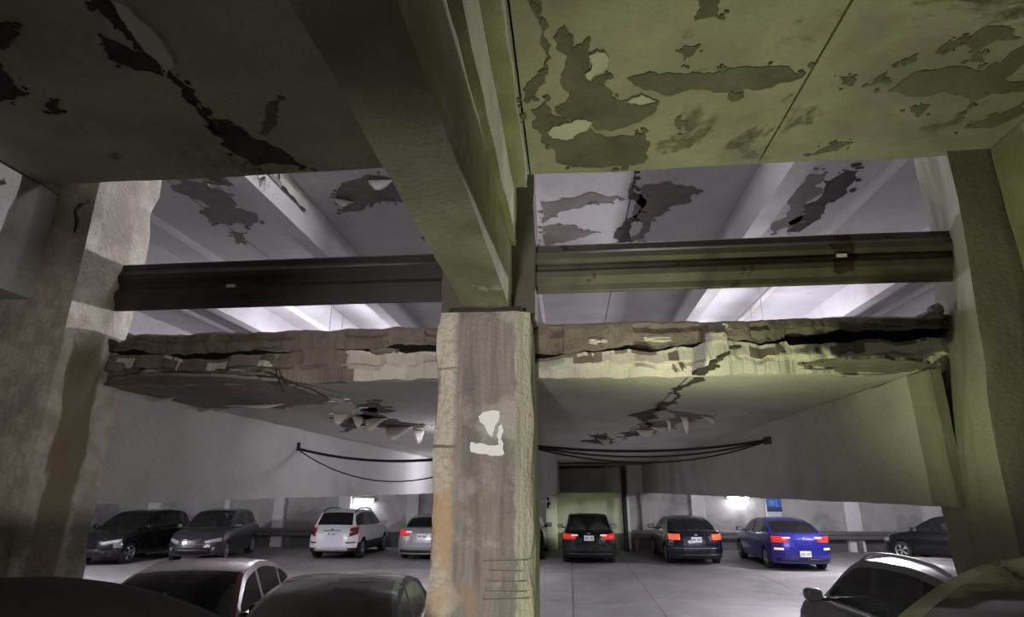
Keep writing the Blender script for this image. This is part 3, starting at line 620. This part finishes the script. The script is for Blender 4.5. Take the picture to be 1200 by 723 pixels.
def wall_lamp(x, y, z, label, e, ln=.8):
    g = empty('wall_lamp', (x, y, z)); tag(g, label, 'lamp')
    MB().box(-ln/2-.05, ln/2+.05, .05, .16, -.06, .08).build('housing', M['lamp_house'], g)
    MB().tube([(-ln/2, 0, 0), (ln/2, 0, 0)], .055, 10).build('tube', M['tube'], g)
    light('tube_light', 'AREA', (0, -.07, -.03), e, LAMP, ln, .08, (R(62), 0, 0), g)
for p, lab, e in (((865, 580), 'lit white tube lamp on the back wall above the blue car', 12), ((426, 584), 'lit white tube lamp on the back wall above the white car', 12)):
    q = onY(*p, YB-.2); wall_lamp(q.x, YB-.2, q.z-.08, lab, e)
s0 = onY(907, 591, YB-.27); sg = empty('wall_sign', tuple(s0)); tag(sg, 'square blue wall sign on a white pilaster behind the blue car', 'sign')
MB().box(-.29, .29, -.012, .02, -.28, .28).build('sign_board', M['sign_blue'], sg); MB().box(-.29, .29, -.018, -.012, -.28, -.12).build('dark_strip', M['sign_dark'], sg)
mb = MB().box(-.2, .02, -.018, -.012, -.04, .16).box(.06, .14, -.018, -.012, -.08, .2); mb.build('light_mark', M['sign_light'], sg)

# ceiling lamps hidden behind the slab and the beams
def ceiling_lamp(x, y, z, label, e, ln=1.3, group=None, hang=None):
    g = empty('ceiling_lamp', (x, y, z)); tag(g, label, 'lamp', group)
    MB().box(-.09, .09, -ln/2, ln/2, -.05, .0).build('housing', M['lamp_house'], g)
    for q in (-.4, .4):
        if hang: MB().tube([(0, q, 0), (0, q, hang-z)], .008, 5).build('hanging_rod', M['lamp_house'], g)
    MB().tube([(0, -ln/2+.03, -.09), (0, ln/2-.03, -.09)], .028, 8).build('tube', M['tube'], g)
    light('tube_light', 'POINT', (0, 0, -.28), e, LAMP, .16, None, (0, 0, 0), g)
for x, lab in ((-7.0, 'added tube lamp over the upper deck edge at the left, above the frame'), (-2.4, 'added tube lamp over the upper deck edge between the left and middle pillars, above the frame'), (1.0, 'added tube lamp over the upper deck edge between the middle and right pillars, above the frame'), (5.0, 'added tube lamp over the upper deck edge at the right, above the frame')):
    ceiling_lamp(x, 5.6, ZU-.06, lab, 30)  # added lamps that brighten the near part of the upper ceiling
for x, side in ((-6.0, 'left'), (4.7, 'right')):
    for y, which in ((14.2, 'nearest'), (17.0, 'middle'), (20.5, 'farthest')):
        ceiling_lamp(x, y, 5.95, which+' tube lamp hung over the upper deck in the bright strip at the '+side, 165, hang=ZU)
ceiling_lamp(-1.45, 9.3, ZL, 'added tube lamp under the lower ceiling close behind the middle pillar', 42)  # added to light the left deep beam and the ceiling beside it
for i, (x, y, e) in enumerate(((-5.7, 13, 460), (-15, 15, 520), (5.4, 12, 560), (8.5, 18.5, 560), (-2.4, 17, 150), (.6, 19.0, 0))):
    if e: ceiling_lamp(x, y, ZL, ('tube lamp under the lower ceiling beyond the left deep beam, nearer one', 'tube lamp under the lower ceiling beyond the left deep beam, farther one', 'tube lamp under the lower ceiling beyond the right deep beam, nearer one', 'tube lamp under the lower ceiling beyond the right deep beam, farther one', 'tube lamp under the lower ceiling hidden behind the middle pillar')[i], e)

# ------------------------------------------------------------------ cars
def interp(pts, x):
    if x <= pts[0][0]: return pts[0][1]
    for i in range(len(pts)-1):
        if x <= pts[i+1][0]:
            x0, y0 = pts[i]; x1, y1 = pts[i+1]; h = x1-x0
            def sl(k):
                if k <= 0 or k >= len(pts)-1: 
                    k0 = min(max(k, 0), len(pts)-2) if k <= 0 else len(pts)-2
                    return (pts[k0+1][1]-pts[k0][1])/(pts[k0+1][0]-pts[k0][0])
                d0 = (pts[k][1]-pts[k-1][1])/(pts[k][0]-pts[k-1][0]); d1 = (pts[k+1][1]-pts[k][1])/(pts[k+1][0]-pts[k][0])
                return 0 if d0*d1 <= 0 else 2*d0*d1/(d0+d1)
            m0, m1 = sl(i), sl(i+1); t = (x-x0)/h
            return (2*t**3-3*t*t+1)*y0+(t**3-2*t*t+t)*h*m0+(-2*t**3+3*t*t)*y1+(t**3-t*t)*h*m1
    return pts[-1][1]
KIND = {
 'sedan': dict(L=4.6, W=1.80, belt=[(-2.3,.86),(-2.2,1.02),(-1.7,1.06),(-.5,.99),(.9,.96),(1.6,.86),(2.15,.72),(2.3,.62)], roof=[(-1.85,1.05),(-1.15,1.34),(-.35,1.455),(.25,1.40),(1.05,.97)], rg=(-1.8,-1.05), ws=(.30,1.0), bp=-.12, cp=-1.02, wb=(-1.38,1.38), rear_tilt=.10),
 'hatch': dict(L=4.3, W=1.80, belt=[(-2.15,.80),(-2.08,.98),(-1.5,1.02),(-.5,.98),(.9,.95),(1.5,.87),(2.02,.74),(2.15,.62)], roof=[(-2.03,1.02),(-1.62,1.40),(-.6,1.52),(.1,1.47),(1.05,.97)], rg=(-2.0,-1.55), ws=(.2,1.0), bp=-.2, cp=-1.1, wb=(-1.32,1.32), rear_tilt=.08),
 'suv': dict(L=4.3, W=1.80, belt=[(-2.15,.85),(-2.08,1.06),(-1.5,1.10),(-.5,1.06),(.9,1.04),(1.5,.97),(2.0,.84),(2.15,.70)], roof=[(-2.05,1.10),(-1.72,1.53),(-.7,1.64),(.1,1.60),(1.0,1.06)], rg=(-2.02,-1.68), ws=(.15,.95), bp=-.2, cp=-1.1, wb=(-1.30,1.30), rear_tilt=.10),
}
def prof_y(t): return interp([(0,.955),(.25,.985),(.5,1.0),(.72,.99),(.9,.955),(1,.915)], t)
WHEEL = {}
def wheel_mesh():
    tb = MB(); n = 28; prof = [(-.10,.20),(-.105,.27),(-.085,.318),(.085,.318),(.105,.27),(.10,.20)]
    vs = [(r_*math.cos(2*math.pi*i/n), y, r_*math.sin(2*math.pi*i/n)) for i in range(n) for y, r_ in prof]; k = len(prof)
    fs = [(i*k+j, i*k+j+1, ((i+1) % n)*k+j+1, ((i+1) % n)*k+j) for i in range(n) for j in range(k-1)]
    rb_ = MB(); pr = [(.10,.215),(.108,.20),(.06,.185)]; rv = [(r_*math.cos(2*math.pi*i/n), y, r_*math.sin(2*math.pi*i/n)) for i in range(n) for y, r_ in pr]
    rb_.add(rv, [(i*3+j, i*3+j+1, ((i+1) % n)*3+j+1, ((i+1) % n)*3+j) for i in range(n) for j in range(2)])
    for q in range(5):
        a = q*2*math.pi/5
        for d in (-.16, .16):
            p0 = (.03*math.cos(a), .085, .03*math.sin(a)); p1 = (.195*math.cos(a+d), .085, .195*math.sin(a+d)); rb_.tube([p0, p1], [.024, .018], 5)
    rb_.tube([(0, .05, 0), (0, .1, 0)], .05, 10)
    bk = [(.19*math.cos(2*math.pi*i/n), .03, .19*math.sin(2*math.pi*i/n)) for i in range(n)]
    tb.add(vs, fs); tb.add(bk, [tuple(range(n))])
    return tb, rb_
TB, RB = wheel_mesh()
def me_of(mb, name, mats):
    o = mb.build(name, mats, None, True); me = o.data; bpy.data.objects.remove(o); return me
TYRE = me_of(TB, 'wheel', M['tyre']); RIM = {'rim': me_of(RB, 'rim', M['rim']), 'rim_dark': me_of(RB, 'rim', M['rim_dark'])}
def rbox(mb, cx, cy, cz, sx, sy, sz, n=10, e=3.0, mi=0):
    """superellipsoid: soft-cornered block"""
    vs = []; m_ = n
    sg = lambda v, p: math.copysign(abs(v)**p, v)
    for i in range(n+1):
        ph = -math.pi/2+math.pi*i/n
        for j in range(m_*2):
            th = math.pi*j/m_
            vs.append((cx+sx*sg(math.cos(ph), 2/e)*sg(math.cos(th), 2/e), cy+sy*sg(math.cos(ph), 2/e)*sg(math.sin(th), 2/e), cz+sz*sg(math.sin(ph), 2/e)))
    k = 2*m_; return mb.add(vs, [(i*k+j, i*k+(j+1) % k, (i+1)*k+(j+1) % k, (i+1)*k+j) for i in range(n) for j in range(k)], mi)

def car(kind, label, loc, head, body, glass='glass', rear_glass=None, tail='tail', plate='rear', roof_rails=False, rim='rim', seat='seat', scale=1.0, lower_trim=False, extras=None, shape='wide', name='car', **over):
    K = dict(KIND[kind], **over); L, W = K['L'], K['W']; h, hw = L/2, W/2
    root = empty(name, loc, R(head)); tag(root, label, 'car'); root.scale = (scale,)*3
    belt = lambda x: interp(K['belt'], x)
    def off(y, z, s):
        a = min(1, abs(y)/hw); zt = .78
        if s < 0: return .30*a**3.5 + K['rear_tilt']*max(0, (z-.62)/.4)**1.5 + .10*max(0, (.42-z)/.2)
        return .46*a**3 + .10*max(0, (z-.5)/.2)**1.3*.5 + .06*max(0, (.4-z)/.2)
    def shape_pt(x, y, z):
        s = x/h; k = abs(s)**5
        return Vector((x - math.copysign(off(y, z, s)*k, s), y*(1-.03*abs(s)**4), z))
    zlow = .20 if kind != 'suv' else .24; WR = .36*(1.08 if kind == 'suv' else 1); wz = .318*(1.08 if kind == 'suv' else 1)
    def arch(x):
        z = 0
        for xw in K['wb']:
            d = abs(x-xw)
            if d < WR: z = max(z, wz+math.sqrt(WR*WR-d*d))
        return z
    xs_ = sorted(set([round(-h+L*i/56, 4) for i in range(57)] + [round(xw+dx, 4) for xw in K['wb'] for dx in (-WR, -WR*.97, -WR*.85, WR*.85, WR*.97, WR)]))
    TT = [0, .12, .25, .38, .5, .62, .74, .86, .94, 1.0]; rf, rr = K['roof'][-1][0], K['roof'][0][0]
    half = []
    for x in xs_:
        b_ = belt(x); az = arch(x); row = [(0, zlow, 2), (hw-.26, zlow, 2), (hw-.26, max(zlow, az), 2)]
        for t in TT: z = zlow+.02+(b_-zlow-.02)*t; row.append((hw*prof_y(t), max(z, min(az, b_-.12)) if az > z else z, 0))
        inside = rr+.1 < x < rf-.05
        if inside: row += [(hw*.80, b_+.005, 0), (hw*.79, .58, 1), (0, .58, 1)]
        else: row += [(hw*.80, b_+.012, 0), (hw*.45, b_+.028, 0), (0, b_+.034, 0)]
        half.append((x, row))
    mb = MB(); k = len(half[0][1]); vs = []
    for x, row in half:
        full = [(y, z) for y, z, m in row] + [(-y, z) for y, z, m in row[-2:0:-1]]
        vs += [shape_pt(x, y, z) for y, z in full]
    kk = 2*k-2; base = len(mb.v)
    mb.v += [tuple(p) for p in vs]
    for i in range(len(half)-1):
        for j in range(kk):
            jj = j if j < k else kk-j; ja = min(j, kk-1-j)
            mi = 2 if ja < 2 else 0
            if ja >= k-2 and (rr+.1 < half[i][0] and half[i+1][0] < rf-.05): mi = 1
            if lower_trim and 2 <= ja <= 5: mi = 3
            mb.f.append([i*kk+j, (i+1)*kk+j, (i+1)*kk+(j+1) % kk, i*kk+(j+1) % kk][::-1]); mb.m.append(mi)
    for x, row, s in ((half[0][0], half[0][1], -1), (half[-1][0], half[-1][1], 1)):
        rowz = [(y, z) for y, z, m in row[3:3+len(TT)]]; N = 12; g = []
        for y, z in rowz: g.append([shape_pt(x, -y+2*y*i/N, z) for i in range(N+1)])
        g.append([shape_pt(x, -rowz[-1][0]*.89+2*rowz[-1][0]*.89*i/N, row[-1][1]) for i in range(N+1)])
        fl_ = [p for r_ in g for p in r_]; q = []
        for a in range(len(g)-1):
            for c in range(N): f_ = (a*(N+1)+c, a*(N+1)+c+1, (a+1)*(N+1)+c+1, (a+1)*(N+1)+c); q.append(f_ if s > 0 else f_[::-1])
        for f_ in q:
            mi = 3 if (lower_trim and f_[0]//(N+1) < 3 and f_[2]//(N+1) < 5) else 0
            mb.add([fl_[i] for i in f_], [(0, 1, 2, 3)], mi)
    # greenhouse
    st = sorted(set([round(rr+(rf-rr)*i/40, 4) for i in range(41)] + list(K['rg']) + list(K['ws']) + [K['bp']-.05, K['bp']+.05, K['cp']-.04, K['cp']+.04]))
    G = []
    for x in st:
        zb = belt(x)+.0; zr = max(zb+.004, interp(K['roof'], x)); hh = zr-zb
        yb = hw*.905*(1-.03*abs(x/h)**4); taper = .05*max(0, (-x-.6)/1.4)**2
        ln = .36 if kind == 'sedan' else .28; yt = yb-ln*hh*(1+.25*hh)-taper; cr = min(.05, hh*.35)
        r_ = [(yb, zb-.01), (yb-ln*min(.035, hh*.2), zb+min(.035, hh*.2))]
        e = max(0, hh-.085); r_.append((yb-(yb-yt)*(e/max(hh, .01))**1.15 if hh > .13 else yt+(r_[1][0]-yt)*.4, max(r_[1][1]+.002, zb+e)))
        r_ += [(yt, zr-cr*.35), (yt-.06, zr-cr*.08), (yt*.55, zr+cr*.35), (0, zr+cr*.5)]
        G.append([shape_pt(x, y, z) for y, z in r_])
    glassm = {}
    for i in range(len(st)-1):
        xm = (st[i]+st[i+1])/2; hh = interp(K['roof'], xm)-belt(xm)
        for s in (1, -1):
            for j in range(6):
                q = [G[i][j], G[i+1][j], G[i+1][j+1], G[i][j+1]]
                if s < 0: q = [Vector((p.x, -p.y, p.z)) for p in q][::-1]
                key = None
                if j >= 4 and K['rg'][0] < xm < K['rg'][1]: key = ('rear_window', 0)
                elif j >= 4 and K['ws'][0] < xm < K['ws'][1]: key = ('windshield', 0)
                elif j == 1 and hh > .17:
                    if K['bp']+.05 < xm < K['ws'][1]-.12: key = ('side_window', s)
                    elif K['cp']+.04 < xm < K['bp']-.05: key = ('side_window', 2*s)
                    elif K['rg'][0]+.12 < xm < K['cp']-.04: key = ('side_window', 3*s)
                if j == 1 and key is None and (abs(xm-K['bp']) < .05 or abs(xm-K['cp']) < .04): mb.add(q, [(3, 2, 1, 0)], 3)
                elif key: glassm.setdefault(key, MB()).add(q, [(3, 2, 1, 0)])
                else: mb.add(q, [(3, 2, 1, 0)], 0)
    b_obj = mb.build('body', [body, M['interior'], M['trim_black'], M['trim_black']], root, True)
    for (nm, _), gm in glassm.items():
        gl = M[rear_glass or glass] if nm == 'rear_window' or (nm == 'side_window' and abs(_) > 1 and rear_glass) else M[glass]
        g_ = gm.build(nm, gl, root, True)
    # wheels
    for xw in K['wb']:
        for s in (1, -1):
            wob = bpy.data.objects.new('wheel', TYRE); COL.objects.link(wob); wob.parent = root
            wob.location = (xw, s*(hw-.125), wz); wob.scale = (wz/.318, s, wz/.318)
            ro = bpy.data.objects.new('rim', RIM[rim]); COL.objects.link(ro); ro.parent = wob
    # seats
    for x, y, wd in ((.05, .36, .25), (.05, -.36, .25), (-1.0, .36, .3), (-1.0, -.36, .3)):
        zr = interp(K['roof'], x-.2); sb = MB(); z0 = .58
        rbox(sb, x, y, z0+.12, .26, wd, .12); top = min(zr-.34, 1.12 if kind != 'suv' else 1.2); rbox(sb, x-.24, y, (z0+top)/2+.05, .08, wd, (top-z0)/2+.05)
        so = sb.build('seat', M[seat], root, True)
        hb = MB(); rbox(hb, x-.26, y, top+.16, .05, .12, .085); hb.tube([(x-.26, y, top+.02), (x-.26, y, top+.12)], .012, 5); hb.build('headrest', M[seat], so, True)
    # dashboard and wheel
    db = MB(); rbox(db, .82, 0, .82, .18, hw*.74, .10); d = db.build('dashboard', M['interior'], root, True)
    ring = [(.55+.03*math.sin(a), .36+.18*math.cos(a), .92+.17*math.sin(a)) for a in [2*math.pi*i/16 for i in range(17)]]
    MB().tube(ring, .014, 6, cap=False).build('steering_wheel', M['trim_black'], root)
    # lamps
    def strip(y0, y1, z0, z1, s, mat, nm, z0b=None, z1b=None, n=8, o=.012, mbx=None):
        m2 = mbx or MB(); vs = []
        for i in range(n+1):
            t = i/n; y = y0+(y1-y0)*t; za = z0+((z0b if z0b is not None else z0)-z0)*t; zb = z1+((z1b if z1b is not None else z1)-z1)*t
            for z in (za, zb):
                p = shape_pt(math.copysign(h, s), y, z); p.x += math.copysign(o, s); p.y *= 1.012; vs.append(p)
        inn = [Vector((p.x-math.copysign(o+.03, s), p.y*.985, p.z)) for p in vs]; b0 = len(vs)
        fs = []
        for i in range(n):
            a, b, c, d_ = 2*i, 2*i+2, 2*i+3, 2*i+1; fs.append((a, b, c, d_)); fs.append((a, b0+a, b0+b, b)); fs.append((d_, c, b0+c, b0+d_))
        fs += [(0, 1, b0+1, b0), (2*n, b0+2*n, b0+2*n+1, 2*n+1)]
        m2.add(vs+inn, fs)
        return m2 if mbx else m2.build(nm, mat, root, True)
    zt = belt(-h+.12)
    for s in (1, -1):
        if shape == 'wide':
            t_ = strip(s*hw*.50, s*hw*.97, zt-.20, zt-.06, -1, M[tail], 'tail_light', zt-.22, zt-.03)
            if tail != 'tail_dark': strip(s*hw*.42, s*hw*.66, zt-.10, zt-.055, -1, M['tail_clear'], 'lens', o=.018).parent = t_
        elif shape == 'square': strip(s*hw*.58, s*hw*.97, zt-.24, zt-.06, -1, M[tail], 'tail_light')
        elif shape == 'tall': strip(s*hw*.70, s*hw*.98, zt-.30, zt-.02, -1, M[tail], 'tail_light', zt-.22, zt+.02)
        hz = belt(h-.1)-.06
        strip(s*hw*.48, s*hw*.95, hz-.12, hz-.02, 1, M['headlamp'], 'headlight', hz-.06, hz+.06)
    pb = strip(-hw*.5, hw*.5, .36, .52, 1, M['trim_black'], 'grille', n=8, o=.01)
    strip(-hw*.9, hw*.9, .27, .36, -1, M['trim_black'], 'rear_valance', n=12, o=.012)
    # mirrors, handles
    for s in (1, -1):
        mm = MB(); rbox(mm, .78, s*(hw+.09), belt(.8)+.08, .07, .11, .075); mm.box(.74, .80, min(s*(hw-.1), s*(hw+.03)), max(s*(hw-.1), s*(hw+.03)), belt(.8)+.01, belt(.8)+.05)
        mo = mm.build('mirror', body, root, True); gm = MB(); rbox(gm, .715, s*(hw+.09), belt(.8)+.08, .008, .09, .06); gm.build('mirror_glass', M['headlamp'], mo, True)
        for hx in (K['bp']+.08, K['cp']+.1):
            hb = MB(); rbox(hb, hx, s*(hw*.985+.012), belt(hx)-.10, .09, .02, .014); hb.build('door_handle', body, root, True)
    def on_end(s, y, z, o=.0): p = shape_pt(math.copysign(h, s), y, z); return Vector((p.x+math.copysign(o, s), p.y, p.z))
    if plate:
        pz = {'sedan': .80, 'hatch': .82, 'suv': .86}[kind] if plate == 'rear' else .47; s = -1
        if plate == 'low': pz = .50
        p = on_end(s, 0, pz, .014); p2 = on_end(s, 0, pz+.06, .014); tl = math.atan2(p2.x-p.x, .06)
        po = MB().box(-.012, .012, -.16, .16, -.08, .08).build('license_plate', M['plate'], root); po.location = p; po.rotation_euler = (0, tl, 0)
        ch = MB()
        for q in range(7):
            if q != 3: y = -.125+q*.04; ch.box(-.014, -.011, y-.012, y+.012, -.04, .035)
        tag(ch.build('plate_characters', M['plate_mark'], po), kind='stuff')
        p = on_end(s, 0, pz+.145 if plate == 'rear' else zt-.11, .012); eb = MB(); rbox(eb, 0, 0, 0, .01, .06, .032, 6, 2); e_ = eb.build('emblem', M['chrome'], root, True); e_.location = p
    if roof_rails:
        for s in (1, -1):
            pts = []
            for i in range(13):
                x = -1.5+1.75*i/12; hh = interp(K['roof'], x)-belt(x); yb = hw*.905; y = yb-.28*hh*(1+.25*hh)-.05*max(0, (-x-.6)/1.4)**2-.05
                pts.append((x, s*y, interp(K['roof'], x)+.055*min(1, min(i, 12-i)/1.5)-.0))
            MB().tube(pts, .022, 6).build('roof_rail', body if roof_rails == 'body' else M['grey_plastic'] if roof_rails == 'silver' else M['trim_black'], root, True)
    if extras: extras(root, strip, on_end, K, belt)
    return root
B = {k: paint('paint_'+k, c, **d) for k, c, d in (
    ('red', (.10, .005, .012), dict(dust=0, metal=.0, rough=.3)), ('silver', (.42, .42, .44), {}), ('dull_silver', (.22, .22, .225), dict(rough=.25, dust=.02)), ('grey', (.16, .16, .165), dict(dust=.03)), ('black', (.010, .010, .012), dict(rough=.2)),
    ('dim_black', (.008, .008, .009), dict(rough=.35, dust=.03)), ('graphite', (.055, .055, .06), {}), ('white', (.80, .80, .82), dict(metal=0)), ('navy', (.014, .013, .030), dict(rough=.22)), ('blue', (.016, .018, .25), {}), ('roof_dark', (.022, .021, .02), dict(rough=.8, metal=0, dust=.04)), ('roof_grey', (.045, .045, .045), dict(rough=.6, metal=0, dust=.03)))}
def chrome_bar(y0, y1, z0, z1, sgn=-1):
    def f(root, strip, on_end, K, belt): strip(y0, y1, z0, z1, sgn, M['chrome'], 'chrome_bar', o=.016)
    return f
def suv_white(root, strip, on_end, K, belt):
    strip(-.60, .60, .30, .44, -1, M['grey_plastic'], 'skid_plate', n=10, o=.03); strip(-.30, .30, .955, .985, -1, M['chrome'], 'chrome_bar', o=.02)
    for s in (1, -1): strip(s*.55, s*.85, .56, .60, -1, M['tail_dark'], 'rear_reflector', o=.02)
def crossover(root, strip, on_end, K, belt):
    strip(-.70, .70, .60, .625, 1, M['chrome'], 'chrome_bar', n=10, o=.02); strip(-.60, .60, .30, .50, 1, M['trim_black'], 'lower_grille', n=10, o=.014)
    for s in (1, -1): strip(s*.35, s*.12, .74, .77, 1, M['chrome'], 'grille_wing', o=.02); strip(s*.66, s*.72, .42, .52, 1, M['headlamp'], 'fog_light', o=.02)
def belt_chrome(root, strip, on_end, K, belt):
    for s in (1, -1):
        pts = [(x, s*(K['W']/2*.905+.012), belt(x)+.012) for x in [-1.5+.2*i for i in range(13)]]; MB().tube(pts, .010, 5).build('window_chrome', M['chrome'], root)
def red_extra(root, strip, on_end, K, belt):
    belt_chrome(root, strip, on_end, K, belt)
    e = MB()                                   # three small lozenges behind the windshield
    for a in (90, 210, 330):
        c = (math.cos(R(a))*.035, math.sin(R(a))*.035); d = (math.cos(R(a))*.034, math.sin(R(a))*.034); q = (-d[1]*.55, d[0]*.55)
        pts = [(c[0]-d[0], c[1]-d[1]), (c[0]+q[0], c[1]+q[1]), (c[0]+d[0], c[1]+d[1]), (c[0]-q[0], c[1]-q[1])]
        e.add([(.0, y, z) for y, z in pts]+[(.012, y, z) for y, z in pts], [(0,1,2,3),(7,6,5,4),(0,4,5,1),(1,5,6,2),(2,6,7,3),(3,7,4,0)])
    o_ = e.build('emblem', M['chrome'], root); o_.location = (.83, -.05, 1.17); o_.rotation_euler = (0, R(-35), 0); o_.scale = (1.3,)*3
def navy_extra(root, strip, on_end, K, belt): strip(-.8, .8, .53, .55, -1, M['chrome'], 'bumper_strip', n=12, o=.016)
def blue_extra(root, strip, on_end, K, belt):
    for s in (1, -1): strip(s*.60, s*.84, .60, .66, -1, M['tail_clear'], 'reverse_light', o=.014)

car('sedan', 'dark red sedan parked nose forward behind the left pillar', (-4.75, 7.65, 0), 283, B['red'], glass='glass_dark', tail='tail', extras=red_extra, plate=None)
car('sedan', 'silver grey car parked just left of the middle pillar, roof and windshield showing', (-2.42, 6.42, 0), 278, B['dull_silver'], glass='glass_dusty', plate=None, ws=(-.12, 1.0))
car('suv', 'grey crossover with roof rails parked left of the right pillar', (3.97, 7.5, 0), 91, B['grey'], roof_rails='silver', extras=belt_chrome, tail='tail_dark')
car('hatch', 'black car in the bottom left corner, only its dark roof showing', (-2.7, 2.06, NF), 163, B['roof_dark'], glass='glass_dark', tail='tail_dark', plate=None, scale=.90)
car('hatch', 'dark grey car in the bottom right corner, its roof edge rising to the right', (2.2, 2.0, NF), 42, B['roof_grey'], glass='glass_dark', tail='tail_dark', plate=None)
car('suv', 'black car at the far left beside the left pillar', (-15.5, 20.9, 0), 268, B['black'], glass='glass_dark', tail='tail_dark', plate=None)
car('suv', 'dark grey crossover with bright headlights and chrome nose at the far left', (-12.9, 21.6, 0), 280, B['graphite'], glass='glass', extras=crossover, plate=None, tail='tail_dark')
car('suv', 'white compact crossover with black roof rails parked at the back wall', (-8.38, 23.2, 0), 90, B['white'], glass='glass_dark', roof_rails='black', tail='tail_dark', shape='tall', lower_trim=True, extras=suv_white)
car('sedan', 'silver sedan with a red tail light half hidden by the middle pillar', (-5.2, 23.4, 0), 91, B['silver'], glass='glass_dark', tail='tail')
car('hatch', 'nearly black car just showing at the right edge of the middle pillar', (-1.85, 23.6, 0), 90, B['dim_black'], glass='glass_dark', tail='tail_dark')
car('hatch', 'black hatchback with red tail lights parked centrally at the back wall', (.58, 22.8, 0), 90, B['black'], tail='tail', seat='seat_light')
car('sedan', 'dark navy sedan with orange tail lights parked at the back wall', (4.0, 22.95, 0), 91, B['navy'], tail='tail_orange', shape='square', seat='seat_light', extras=navy_extra)
car('sedan', 'bright blue sedan parked under the blue wall sign', (6.95, 21.9, 0), 91, B['blue'], glass='glass_dark', tail='tail', plate='low', extras=blue_extra)
car('hatch', 'black car parked sideways on the right behind the grey crossover', (13.0, 22.6, 0), 128, B['dim_black'], tail='tail_dark')
for y in (-.6, .6): light('headlamp_beam', 'SPOT', (.58+y, 24.72, .72), 15, (.85, 1.0, .45), .05, None, (R(100), 0, 0), None, 110)
